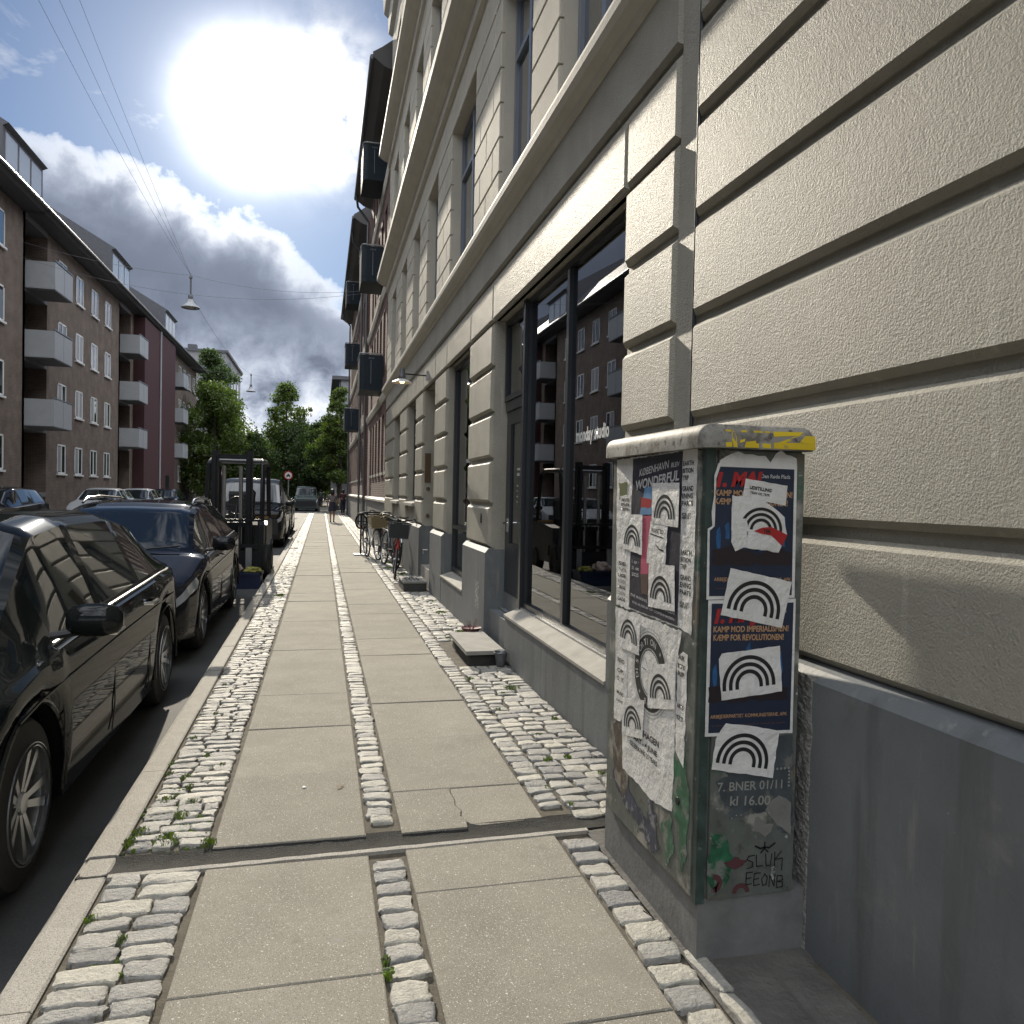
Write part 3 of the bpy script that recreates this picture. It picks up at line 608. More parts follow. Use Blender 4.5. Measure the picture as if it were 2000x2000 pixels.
# ================================================================== UTILITY CABINET
cab = thing('utility_cabinet', 'grimy grey street cabinet plastered with posters and rainbow stickers, graffitied cap on top', 'cabinet', (1.37, 2.64, 0))
def putc(m, name, mt, parent=cab, **k):
    o = m.build(name, mt, parent, **k)
    if parent is cab: o.matrix_parent_inverse = Matrix.Translation(-cab.location)
    return o
cabm = mat('grimy_cabinet_paint', (.095, .105, .092), .55, bump=.5, bscale=30, bdist=.003, var=.3, vscale=6,
           stain=[(5, .53, .62, (.27, .26, .23)), (4.3, .62, .67, (.035, .10, .065)), (9, .57, .66, (.05, .048, .042)), (3.1, .60, .67, (.16, .12, .08)), (26, .64, .69, (.42, .42, .39))], streak=[(22, .58, .68, (.07, .07, .06))])
capm = mat('cap_paint', (.25, .24, .21), .65, bump=.6, bscale=40, bdist=.003, var=.3, vscale=6, stain=[(9, .47, .58, (.13, .115, .09)), (24, .55, .64, (.07, .06, .05)), (50, .64, .7, (.4, .4, .38))])
m = MB(); m.box(1.206, 1.598, 2.245, 3.075, -.05, .20); putc(m, 'concrete_base', mat('cabinet_base', (.15, .15, .145), .8, bump=.6, bscale=50, bdist=.004, var=.25, vscale=6))
X0, X1, Y0, Y1, Z0, Z1 = 1.192, 1.552, 2.238, 3.04, .195, 1.668
m = MB(); m.box(X0+.012, X1-.006, Y0+.012, Y1-.006, Z0, Z1); putc(m, 'body', cabm)
m = MB(); m.box(X0, X0+.014, Y0+.035, Y1-.004, Z0+.004, Z1-.01); putc(m, 'side_panel', cabm)
m = MB(); m.box(X0+.045, X1-.004, Y0-.001, Y0+.014, Z0+.004, Z1-.01); putc(m, 'door_panel', cabm)
m = MB(); m.box(X0+.004, X0+.036, Y0+.004, Y0+.028, Z0-.01, Z1-.004); putc(m, 'corner_post', mat('dark_green_post', (.035, .055, .048), .5, var=.4, vscale=14, stain=[(20, .62, .7, (.25, .25, .22))]))
# rounded cap
def cap():
    m = MB(); x0, x1, y0, y1 = 1.160, 1.572, 2.196, 3.085; r = .045; K = 6; vs = []; rings = []
    lv = [(0, 1.664), (0, 1.700)]+[(r*.9*(1-math.cos(a))*1.0, 1.700+.042*math.sin(a)) for a in [math.pi/2*k/5 for k in range(1, 6)]]
    for ins, z in lv:
        ring = []
        for (cx, cy, a0) in ((x1-r, y1-r, 0), (x0+r, y1-r, 90), (x0+r, y0+r, 180), (x1-r, y0+r, 270)):
            for k in range(K+1):
                a = R(a0+90*k/K); ring.append((cx+(r-ins)*math.cos(a), cy+(r-ins)*math.sin(a), z))
        rings.append(ring)
    n = len(rings[0]); vs = [p for q in rings for p in q]; fs = []
    for i in range(len(rings)-1): fs += [(i*n+k, i*n+(k+1) % n, (i+1)*n+(k+1) % n, (i+1)*n+k) for k in range(n)]
    fs += [tuple(range((len(rings)-1)*n, len(rings)*n)), tuple(range(n-1, -1, -1))]
    m.add(vs, fs); return putc(m, 'cap', capm, smooth=True, angle=50)
capo = cap()
# decals: front face plane y = Y0, side face plane x = X0.  Every layer sits a little further out
def FP(x, z, k): return (x, Y0-.0015-.0012*k, z)
def SP(y, z, k): return (X0-.0015-.0012*k, y, z)
def inset_noise(pts, torn, seed, seg=.02):
    if not torn: return pts
    r = random.Random(seed); out = []
    for a, b in zip(pts, pts[1:]+pts[:1]):
        n = max(1, int(math.dist(a, b)/seg))
        for i in range(n): 
            t = i/n; j = torn if i else torn*.3; out.append((a[0]+(b[0]-a[0])*t+r.uniform(-j, j), a[1]+(b[1]-a[1])*t+r.uniform(-j, j)))
    return out
def decal(face, name, pts, k, mt, parent=cab, torn=0, seed=1, label=None):
    pts = inset_noise(list(pts), torn, seed); P = FP if face == 'F' else SP
    m = MB(); n = len(pts)
    vs = [P(a, b, k) for a, b in pts]+[P(a, b, k-.5) for a, b in pts]
    m.add(vs, [tuple(range(n))]+[(i, (i+1) % n, (i+1) % n+n, i+n) for i in range(n)])
    import mathutils
    o = fixn(m.build(name, mt, parent))
    if parent is cab: o.matrix_parent_inverse = Matrix.Translation(-cab.location)
    if label: o['label'] = label
    return o
def ftext(face, s, a, b, hgt, k, mt, parent, bold=0, shear=0, fill=True, align='LEFT'):
    """text whose baseline runs from a to b on a face (2D face coordinates)"""
    P = FP if face == 'F' else SP
    o3 = Vector(P(*a, k)); e3 = Vector(P(*b, k)); r = e3-o3; up = Vector((0, 0, 1)); rr_ = r.normalized(); up = (up-rr_*up.dot(rr_)).normalized()
    return text_obj(s, o3, rr_, up, hgt*1.37, mt, 'lettering', parent, width=r.length, bold=bold+.012, shear=shear)
def arcs(face, cl, cr, k, parent, mt=ink, rings=(1.0, .76, .52), wd=.135, leg=.12, asp=1.0):
    """three nested arches standing on the line cl-cr"""
    P = FP if face == 'F' else SP; cl = Vector(cl); cr = Vector(cr); c = (cl+cr)/2; ex = (cr-cl)/2; R0 = ex.length; ex.normalize(); ey = Vector((-ex.y, ex.x))
    if ey.y < 0: ey = -ey
    m = MB()
    for q in rings:
        ro = R0*q; ri = ro-R0*wd; A = [(-1, 0)]; o_ = [(ro*math.cos(a), ro*math.sin(a)*asp+leg*R0) for a in [math.pi*i/24 for i in range(25)]]; i_ = [(ri*math.cos(a), ri*math.sin(a)*asp+leg*R0) for a in [math.pi*i/24 for i in range(25)]]
        o_ = [(ro, 0)]+o_+[(-ro, 0)]; i_ = [(ri, 0)]+i_+[(-ri, 0)]; n = len(o_)
        m.add([P(*(c+ex*x+ey*y), k) for x, y in o_+i_], [(j, j+1, j+1+n, j+n) for j in range(n-1)])
    return m.build('rainbow_arches', mt, parent)
navy = mat('poster_navy', (.014, .022, .045), .5, bump=.5, bscale=14, bdist=.004, var=.15, vscale=5)
navy2 = mat('poster_dark', (.022, .022, .035), .5, bump=.6, bscale=18, bdist=.005)
red_ink = mat('red_ink', (.35, .02, .02), .5); tan_ink = mat('tan_ink', (.42, .25, .13), .5); pblue = mat('poster_blue', (.02, .09, .22), .5, var=.3, vscale=20)
white_ink = mat('white_ink', (.5, .5, .5), .5); lblue = mat('poster_light_blue', (.12, .25, .42), .5, var=.2, vscale=9); pink = mat('poster_pink', (.42, .08, .13), .5, var=.2, vscale=12); brownp = mat('poster_brown', (.10, .06, .05), .5)
# ---- front face
decal('F', 'torn_poster', [(1.396, .729), (1.534, .726), (1.5455, .3927), (1.493, .397), (1.442, .4745), (1.309, .456), (1.253, .585), (1.30, .60), (1.25, .70)], 0, mat('faded_navy', (.05, .06, .065), .6, var=.4, vscale=9, stain=[(12, .55, .65, (.14, .14, .125))]), torn=.005, label='faded torn dark poster low on the cabinet door')
tp = [o for o in cab.children if o.name.startswith('torn_poster')][-1]
fade = mat('faded_ink', (.26, .26, .23), .6)
ftext('F', '7. BNER 01/11', (1.262, .553), (1.499, .548), .030, 1, fade, tp); ftext('F', 'kl 16.00', (1.308, .504), (1.455, .496), .032, 1, fade, tp)
m = MB()
for i in range(9): m.lathe([(0, -.0006), (.003, 0)], (1.315+i*.017, Y0-.004, .462+(.008 if i % 3 else 0)), 'y', 5)
for i in range(5): m.lathe([(0, -.0006), (.0045, 0)], (1.464+i*.014, Y0-.004, .614), 'y', 5); m.lathe([(0, -.0006), (.0045, 0)], (1.5225, Y0-.004, .603-i*.012), 'y', 5)
m.build('star_row', fade, tp)
decal('F', 'peeled_paper', [(1.439, .4795), (1.462, .51), (1.489, .5244), (1.5337, .4966), (1.5362, .3886), (1.4813, .4275)], 1.2, mat('grey_paper', (.20, .20, .18), .7, bump=.4, var=.2), torn=.003, seed=4)
decal('F', 'torn_paper', [(1.2327, 1.600), (1.24, 1.628), (1.2626, 1.6404), (1.3047, 1.656), (1.3575, 1.6478), (1.401, 1.645), (1.4211, 1.6241), (1.4395, 1.6549), (1.4585, 1.6669), (1.48, 1.652), (1.5186, 1.6402), (1.5185, 1.600)], .2, paper, torn=.004, seed=7, label='ragged white paper remains above the upper dark blue poster')
def maj(P, Q, rt, rb):
    """P paper outline, Q printed field"""
    p = decal('F', 'poster', P, 1, paper, torn=0); q = decal('F', 'printed_field', Q, 1.6, navy, parent=p)
    return p
p1 = maj([(1.2328, 1.6161), (1.5195, 1.614), (1.5241, 1.1807), (1.2038, 1.178), (1.2017, 1.4055), (1.2178, 1.4142), (1.214, 1.46), (1.221, 1.51), (1.22, 1.5755), (1.228, 1.60)], [(1.2402, 1.6057), (1.509, 1.6041), (1.513, 1.1895), (1.2128, 1.1894), (1.2089, 1.3992), (1.2262, 1.4143), (1.2273, 1.5672)], 1.6, 1.18)
p1['label'] = 'upper dark blue May Day poster with a torn left edge'
p2 = maj([(1.2109, 1.1758), (1.5292, 1.1778), (1.5314, .7303), (1.2118, .735)], [(1.2229, 1.165), (1.5207, 1.1651), (1.5212, .7415), (1.2229, .7463)], 1.16, .74)
p2['label'] = 'lower dark blue May Day poster with orange slogans'
for p, zt, zb, x0 in ((p1, 1.605, 1.19, 1.222), (p2, 1.165, .745, 1.229)):
    ftext('F', '1. MAJ', (x0+.004, zt-.062), (1.395, zt-.056), .044, 2.2, red_ink, p, bold=.05, shear=.25)
    ftext('F', 'Den Røde Plads', (1.388, zt-.032), (1.494, zt-.032), .013, 2.2, white_ink, p)
    ftext('F', 'KAMP MOD IMPERIALISMEN!', (x0+.002, zt-.092), (1.504, zt-.094), .0195, 2.2, tan_ink, p, bold=.018)
    ftext('F', 'KÆMP FOR REVOLUTIONEN!', (x0+.002, zt-.119), (1.487, zt-.122), .0195, 2.2, tan_ink, p, bold=.018)
    ftext('F', 'ARBEJDERPARTIET KOMMUNISTERNE, APK', (1.228, zb+.048), (1.508, zb+.046), .012, 2.2, tan_ink, p)
    ftext('F', 'www.apk.dk  arrangement lokale grupper', (1.232, zb+.022), (1.505, zb+.021), .006, 2.2, brownp, p)
    r = random.Random(3)
    for i in range(9):       # bluish figures and flags in the picture of the poster
        x = 1.235+i*.03; z = zb+.13+r.uniform(0, .09); w_ = r.uniform(.008, .016); h = r.uniform(.05, .11)
        decal('F', 'printed_shape', [(x, z), (x+w_, z), (x+w_*1.1, z+h*.6), (x+w_*.7, z+h), (x-.003, z+h*.8)], 1.9, pblue, parent=p, torn=.004, seed=i)
    decal('F', 'printed_shape', [(1.22, zb+.10), (1.51, zb+.10), (1.51, zb+.14), (1.45, zb+.16), (1.38, zb+.13), (1.30, zb+.165), (1.22, zb+.15)], 2.0, mat('poster_brownblack', (.02, .013, .016), .5), parent=p, torn=.005)
decal('F', 'sticker', [(1.3312, 1.5699), (1.4846, 1.5499), (1.4784, 1.4846), (1.3211, 1.5118)], 3, paper, label='small white exhibition slip on the upper dark poster', torn=.001)
s0 = [o for o in cab.children if o.name.startswith('sticker')][-1]
ftext('F', 'UDSTILLING', (1.345, 1.537), (1.425, 1.527), .011, 3.6, ink, s0, bold=.03); ftext('F', 'TEGN OG TRYK', (1.347, 1.522), (1.42, 1.513), .008, 3.6, ink, s0, bold=.02)
def stick(face, pts, l, r_, lab, k=4, torn=.0012, seed=2, **kw):
    s = decal(face, 'sticker', pts, k, paper, torn=torn, seed=seed, label=lab); arcs(face, l, r_, k+.6, s, **kw); return s
s1 = stick('F', [(1.283, 1.514), (1.386, 1.5088), (1.43, 1.48), (1.4757, 1.4475), (1.4874, 1.3889), (1.4575, 1.3306), (1.331, 1.3466), (1.3004, 1.3336), (1.2843, 1.3636)], (1.312, 1.408), (1.468, 1.398), 'half torn rainbow sticker topmost on the cabinet door', torn=.002, leg=.0, asp=.95)
decal('F', 'red_scrap', [(1.3653, 1.4007), (1.395, 1.412), (1.4279, 1.4143), (1.4875, 1.3888), (1.4691, 1.3516), (1.4288, 1.3861), (1.39, 1.392)], 5.2, red_ink, parent=s1); ftext('F', 'TEK', (1.398, 1.394), (1.428, 1.394), .012, 5.6, ink, s1, bold=.03)
decal('F', 'torn_layer', [(1.29, 1.445), (1.335, 1.44), (1.345, 1.40), (1.33, 1.35), (1.30, 1.334), (1.286, 1.365)], 5.0, paper, parent=s1, torn=.003)
decal('F', 'torn_layer', [(1.34, 1.40), (1.40, 1.386), (1.46, 1.374), (1.458, 1.331), (1.34, 1.345)], 5.0, paper, parent=s1, torn=.003, seed=9)
stick('F', [(1.2855, 1.28), (1.51, 1.2335), (1.4779, 1.0827), (1.2537, 1.1281)], (1.274, 1.150), (1.465, 1.110), 'rainbow sticker tilted over the gap between the two dark posters', seed=3)
stick('F', [(1.2520, .985), (1.262, 1.003), (1.4724, 1.0237), (1.4858, .8719), (1.2655, .8515)], (1.268, .880), (1.460, .896), 'rainbow sticker in the middle of the lower dark poster', seed=5)
stick('F', [(1.2835, .7756), (1.36, .765), (1.4792, .7413), (1.4599, .5848), (1.2369, .6285), (1.2485, .7275)], (1.250, .650), (1.438, .617), 'lowest rainbow sticker on the cabinet door, below both dark posters', seed=6, torn=.002)
# marker writing and paint blots
m = MB()
def stroke(m, pts, w_=.0032, k=1.6, face='F'):
    P = FP if face == 'F' else SP
    for a, b in zip(pts[:-1], pts[1:]):
        a = Vector(a); b = Vector(b); d = (b-a); n = Vector((-d.y, d.x)).normalized()*w_/2; d = d.normalized()*w_*.3
        m.add([P(*(a-n-d), k), P(*(b-n+d), k), P(*(b+n+d), k), P(*(a+n-d), k)], [(0, 1, 2, 3)])
def glyphs(m, s, x, z, w_, h, adv, wd, rise=0):
    G = {'S': [[(1, 1), (.2, .95), (0, .7), (.8, .45), (.8, .1), (0, 0)]], 'L': [[(0, 1), (.05, .1), (.9, .1)]], 'U': [[(0, 1), (.1, .1), (.7, .05), (.85, 1)]], 'K': [[(0, 1.1), (0, 0)], [(.9, 1.1), (.05, .5), (1.1, .55), (1.0, -.4)]],
         'E': [[(1, 1), (.05, 1), (0, 0), (.9, .05)], [(0, .5), (.8, .55)]], 'O': [[(.5, 1), (.05, .6), (.2, .05), (.75, .1), (.9, .7), (.5, 1)]], 'N': [[(0, 0), (.1, 1), (.8, 0), (.9, 1)]], 'B': [[(0, 0), (.05, 1), (.8, .95), (.95, .6), (.1, .5), (.95, .4), (.9, 0), (0, 0)]]}
    for c in s:
        for st in G[c]: stroke(m, [(x+a*w_, z+b*h) for a, b in st], wd)
        x += adv; z += rise
glyphs(m, 'SLUK', 1.376, .290, .027, .042, .034, .0034, 0); glyphs(m, 'EEONB', 1.374, .236, .024, .040, .0285, .0034, -.005)
stroke(m, [(1.405, .362), (1.425, .352), (1.44, .356), (1.455, .352), (1.478, .366)], .006); stroke(m, [(1.44, .372), (1.439, .352), (1.426, .338)], .005); stroke(m, [(1.439, .352), (1.452, .339)], .005)
putc(m, 'marker_graffiti', ink)
blot = mat('dark_red_paint', (.085, .03, .033), .6); m = MB()
m.add([FP(1.3346+.038*math.cos(a)*(1+.25*math.sin(5*a)), .3121+.016*math.sin(a)*(1+.3*math.cos(4*a)), 1.5) for a in [i*.33 for i in range(19)]], [tuple(range(19))])
arc_ = lambda cx, cz, r0, r1, a0, a1: ([FP(cx+r1*math.cos(R(a)), cz+r1*math.sin(R(a)), 1.5) for a in range(a0, a1+1, 12)]+[FP(cx+r0*math.cos(R(a)), cz+r0*math.sin(R(a)), 1.5) for a in range(a1, a0-1, -12)])
for cx, cz, r0, r1, a0, a1 in ((1.258, .252, .012, .030, -96, 96), (1.356, .212, .016, .032, 0, 180)):
    q = arc_(cx, cz, r0, r1, a0, a1); n = len(q)//2; m.add(q, [(i, i+1, 2*n-2-i, 2*n-1-i) for i in range(n-1)])
m.add([FP(x, z, 1.5) for x, z in ((1.236, .224), (1.262, .236), (1.266, .205), (1.270, .240), (1.28, .26), (1.25, .232))], [(0, 1, 2, 3, 4, 5)])
putc(m, 'red_paint_marks', blot)
# yellow letters on the cap
m = MB(); ycap = mat('yellow_graffiti', (.62, .45, .02), .45, stain=[(30, .62, .7, (.3, .26, .12))])
def CP(x, z): return (x, 2.1945 if z < 1.702 else 2.1945+(z-1.702)*.28, z)
for q in ([(1.236, 1.667), (1.256, 1.667), (1.258, 1.70), (1.255, 1.722), (1.235, 1.722)], [(1.262, 1.667), (1.276, 1.667), (1.272, 1.70), (1.262, 1.722), (1.255, 1.71)], [(1.284, 1.68), (1.300, 1.685), (1.312, 1.722), (1.292, 1.722)], [(1.30, 1.667), (1.345, 1.667), (1.34, 1.69), (1.306, 1.685)],
          [(1.335, 1.667), (1.352, 1.667), (1.352, 1.722), (1.335, 1.722)], [(1.352, 1.722), (1.366, 1.722), (1.386, 1.668), (1.368, 1.667)], [(1.375, 1.667), (1.395, 1.667), (1.393, 1.722), (1.375, 1.722)],
          [(1.405, 1.705), (1.50, 1.712), (1.515, 1.724), (1.405, 1.722)], [(1.49, 1.712), (1.516, 1.716), (1.44, 1.684), (1.415, 1.684)], [(1.50, 1.690), (1.558, 1.688), (1.556, 1.712), (1.52, 1.712)], [(1.405, 1.667), (1.558, 1.667), (1.556, 1.69), (1.405, 1.686)]):
    m.add([CP(*p) for p in q], [tuple(range(len(q)))])
putc(m, 'yellow_graffiti', ycap)
# ---- side face (y, z); the reader looks towards +x, so text runs towards -y
decal('S', 'white_poster', [(3.0, 1.6555), (2.8295, 1.659), (2.2955, 1.6650), (2.298, 1.3654), (2.308, 1.0498), (2.3858, 1.0604), (2.9725, 1.0574)], 0, paper, torn=.003, label='big white wrinkled poster across the upper street side of the cabinet')
wp = [o for o in cab.children if o.name.startswith('white_poster')][-1]
for dz in (0, -.30):
    for s, z, h, yl, yr in (('EARTH', 1.6114, .016, 2.396, 2.317), ('BITION', 1.587, .016, 2.396, 2.320), ('TRIP', 1.563, .016, 2.395, 2.352), ('GRAND', 1.526, .017, 2.395, 2.316), ('ENING', 1.5013, .017, 2.395, 2.317), ('PARTS', 1.4765, .017, 2.396, 2.316), ('ICE 27', 1.443, .009, 2.394, 2.33), ('NIER KR', 1.432, .009, 2.394, 2.34)):
        ftext('S', s, (yl, z+dz), (yr, z+dz+.0015), h, .8, ink, wp, bold=.015)
nv = decal('S', 'dark_poster', [(2.8292, 1.6528), (2.3987, 1.661), (2.406, 1.0651), (2.8347, 1.0667)], 1, navy2, torn=.002, label='dark poster with white hand lettering, under the rainbow stickers of the street side')
ftext('S', 'KØBENHAVN', (2.76, 1.5821), (2.50, 1.6085), .028, 1.8, white_ink, nv, bold=.0, shear=.2); ftext('S', 'BLEV', (2.485, 1.609), (2.418, 1.612), .017, 1.8, white_ink, nv, shear=.2)
ftext('S', 'WONDERFUL', (2.79, 1.531), (2.42, 1.5646), .036, 1.8, white_ink, nv, bold=.012, shear=.2)
for s, z in (('1. apr -', 1.245), ('31. okt', 1.22), ('2025', 1.195)): ftext('S', s, (2.812, z), (2.745, z), .014, 1.8, white_ink, nv)
ftext('S', 'THE MAKING OF COPENHAGEN', (2.82, 1.115), (2.43, 1.098), .011, 1.8, white_ink, nv); ftext('S', 'THE MUSEUM OF COPENHAGEN', (2.80, 1.088), (2.43, 1.078), .009, 1.8, white_ink, nv)
for nm, q, mt in (('printed_shape', [(2.7071, 1.5385), (2.6356, 1.5456), (2.6374, 1.4402), (2.7506, 1.4343)], lblue), ('printed_shape', [(2.736, 1.5032), (2.6384, 1.4941), (2.6483, 1.4645), (2.7397, 1.4625)], red_ink),
                  ('printed_shape', [(2.7129, 1.4329), (2.6348, 1.4353), (2.657, 1.2169), (2.7277, 1.2094)], pink), ('printed_shape', [(2.7277, 1.2094), (2.657, 1.2169), (2.6581, 1.1373), (2.7131, 1.1351)], brownp)):
    decal('S', nm, q, 1.7+.15*(mt is red_ink), mt, parent=nv, torn=.002)
stick('S', [(2.6327, 1.5554), (2.4125, 1.5554), (2.4135, 1.4005), (2.6308, 1.4085)], (2.611, 1.428), (2.440, 1.428), 'rainbow sticker over the painted title of the street side, topmost right', seed=11, leg=0)
stick('S', [(2.9318, 1.4326), (2.7168, 1.4353), (2.7123, 1.2827), (2.9445, 1.2982)], (2.893, 1.3141), (2.732, 1.3128), 'rainbow sticker at the far upper left of the street side', seed=12, leg=0)
decal('S', 'blank_paper', [(2.6453, 1.4153), (2.4972, 1.4162), (2.5116, 1.2604), (2.6714, 1.2552)], 3, paper, torn=.003, label='blank crumpled note between two rainbow stickers of the street side')
bn = [o for o in cab.children if o.name.startswith('blank_paper')][-1]; ftext('S', 'WANTED', (2.635, 1.375), (2.53, 1.372), .016, 3.6, ink, bn)
m = MB(); stroke(m, [(2.64, 1.368), (2.53, 1.358)], .004, 3.6, 'S'); stroke(m, [(2.59, 1.33), (2.56, 1.315), (2.525, 1.312)], .005, 3.6, 'S'); m.build('pen_stroke', ink, bn)
stick('S', [(2.6477, 1.2598), (2.4331, 1.2678), (2.4239, 1.111), (2.6437, 1.0972)], (2.6281, 1.1324), (2.452, 1.1346), 'rainbow sticker at the lower right of the dark poster on the street side', seed=13, leg=0)
wl = decal('S', 'white_poster', [(2.9707, .9171), (2.975, 1.05), (2.9185, 1.0481), (2.7067, 1.0521), (2.3753, 1.0507), (2.4078, .9218), (2.4047, .6941), (2.4142, .4196), (2.583, .3948), (2.70, .41), (2.8588, .415), (2.8769, .5862)], .5, paper, torn=.004, seed=3, label='long torn white poster with the round black emblem, lower street side')
def ring(face, c, r0, r1, k, mt, parent, n=36, name='round_emblem', a0=0, a1=360):
    P = FP if face == 'F' else SP; m = MB(); vs = []
    for i in range(n+1):
        a = R(a0+(a1-a0)*i/n); vs += [P(c[0]+r0*math.cos(a), c[1]+r0*math.sin(a), k), P(c[0]+r1*math.cos(a), c[1]+r1*math.sin(a), k)]
    m.add(vs, [(2*i, 2*i+1, 2*i+3, 2*i+2) for i in range(n)]); return m.build(name, mt, parent)
cR = (2.622, .852); ring('S', cR, .092, .142, 1.3, ink, wl); ring('S', cR, .083, .087, 1.3, ink, wl); ring('S', cR, .150, .153, 1.3, MATS['faded_ink'], wl); ring('S', cR, .163, .165, 1.3, MATS['faded_ink'], wl)
for i, ch in enumerate('DISTORTION * SINCE 1998 * '):
    a = 200-i*13.8; ca, sa = math.cos(R(a)), math.sin(R(a)); base = Vector((cR[0]-.105*ca, cR[1]+.105*sa)); 
    if ch != ' ': text_obj(ch, SP(base.x, base.y, 1.9), (0, -sa*1.0, -ca*1.0) if 0 else (0, -sa, ca*-1), (0, -ca, sa), .034, white_ink, 'lettering', wl, bold=.01)
m = MB(); stroke(m, [(2.66, .90), (2.62, .80)], .004, 1.3, 'S'); stroke(m, [(2.58, .89), (2.64, .84), (2.60, .79)], .004, 1.3, 'S'); stroke(m, [(2.69, .86), (2.56, .85)], .003, 1.3, 'S'); m.build('line_drawing', ink, wl)
ftext('S', 'COPENHAGEN', (2.80, .602), (2.527, .6037), .024, 1.3, ink, wl, bold=.02); ftext('S', '31 MAY - 4 JUNE', (2.80, .566), (2.541, .566), .020, 1.3, ink, wl, bold=.02); ftext('S', 'CELEBRATING 25 YEARS', (2.79, .535), (2.539, .532), .018, 1.3, ink, wl, bold=.01)
stick('S', [(2.9201, 1.0325), (2.713, 1.0339), (2.7171, .8987), (2.9181, .892)], (2.9073, .938), (2.738, .9301), 'rainbow sticker left of the round black emblem', seed=14, leg=0)
stick('S', [(2.6483, .8804), (2.4441, .9266), (2.4058, .9223), (2.4044, .7765), (2.6208, .7238)], (2.6053, .765), (2.435, .803), 'rainbow sticker overlapping the round black emblem', seed=15, leg=0)
stick('S', [(2.8661, .6977), (2.6566, .7415), (2.667, .5932), (2.8579, .5518)], (2.8443, .590), (2.6794, .6243), 'lowest rainbow sticker of the street side, under the emblem', seed=16, leg=0)
ls = decal('S', 'paper_strip', [(2.963, 1.05), (2.9631, .9131), (2.8417, .9489), (2.8343, .6783), (2.8915, .5927), (2.9638, .588)], 1.4, paper, torn=.003, seed=8, label='narrow white strip with small print at the far edge of the street side')
for s, z, h in (('REVO', .83, .018), ('OP.', .79, .016), ('O. 17.', .755, .018), ('MUSIC', .70, .014), ('LIVE', .67, .010)): ftext('S', s, (2.935, z), (2.865, z), h, 2, ink, ls, bold=.01)
rs = decal('S', 'paper_strip', [(2.36, .985), (2.325, .98), (2.335, .60), (2.40, .64), (2.40, .96)], .9, paper, torn=.004, seed=5, label='torn white strip at the near edge of the street side')
for s, z in (('AR', .955), ('ITI', .925), ('RIP', .90), ('ARTS', .79), ('ICE 27', .75)): ftext('S', s, (2.393, z), (2.345, z), .016, 1.5, ink, rs, bold=.02)
ak = decal('S', 'paper_strip', [(2.95, 1.505), (2.838, 1.515), (2.838, 1.43), (2.95, 1.43)], 1.9, paper, torn=.002, label='small white slip at the far top of the street side')
for s, z in (('AKCEL', 1.485), ('STUDS', 1.465), ('TREFFEN', 1.447)): ftext('S', s, (2.935, z), (2.85, z), .012, 2.5, ink, ak, bold=.02)
decal('S', 'green_scrap', [(2.97, 1.56), (2.88, 1.56), (2.88, 1.50), (2.96, 1.49)], 1.6, mat('olive_scrap', (.10, .12, .03), .6), torn=.006)
for i in range(7): ftext('S', ['SE', 'VI', 'LIGE', 'ROSEN', 'TORSDAG', 'DEN', 'GADE'][i], (2.955, 1.225-i*.024), (2.875, 1.225-i*.024), .014, .9, MATS['faded_ink'] if i % 2 else ink, wp, bold=.01)
for q, mt, lab, sd_ in (([(2.98, .56), (2.90, .60), (2.86, .50), (2.80, .40), (2.84, .30), (2.93, .34), (2.97, .45)], mat('rusty_grime', (.075, .058, .042), .7, var=.5, vscale=20, stain=[(14, .5, .6, (.22, .20, .17))]), 'rust brown grime low at the far edge', 1),
                    ([(2.42, .66), (2.33, .66), (2.29, .50), (2.30, .30), (2.34, .24), (2.36, .40), (2.41, .42)], mat('green_spray', (.02, .10, .05), .5, var=.5, vscale=18, stain=[(16, .5, .6, (.16, .17, .15))]), 'green spray paint running down the near edge', 2),
                    ([(2.60, .40), (2.54, .36), (2.52, .26), (2.57, .20), (2.62, .30)], mat('blueblack_grime', (.03, .035, .06), .5, var=.4, vscale=16, stain=[(18, .55, .62, (.2, .2, .2))]), 'blue-black paint smear below the long poster', 3)):
    decal('S', 'paint_smear', q, .1, mt, torn=.012, seed=sd_, label=lab)
for q, sd_ in (([(1.24, .42), (1.30, .40), (1.33, .33), (1.30, .24), (1.25, .21), (1.235, .30)], 21), ([(1.40, .46), (1.47, .43), (1.44, .39), (1.39, .41)], 22)):
    decal('F', 'paint_smear', q, .1, MATS['green_spray'] if sd_ == 21 else MATS['grey_paper'], torn=.009, seed=sd_)
for q, sd_ in (([(2.95, .42), (2.80, .36), (2.62, .30), (2.50, .26), (2.55, .22), (2.80, .27), (2.96, .34)], 23), ([(2.50, .34), (2.42, .40), (2.39, .30), (2.44, .22)], 24)):
    decal('S', 'paint_smear', q, .05, MATS['blueblack_grime'] if sd_ == 23 else MATS['green_spray'], torn=.012, seed=sd_)
m = MB(); m.lathe([(0, -.006), (.012, -.006), (.014, 0)], (X0, 2.37, .475), 'x', 14); putc(m, 'lock', black_m)
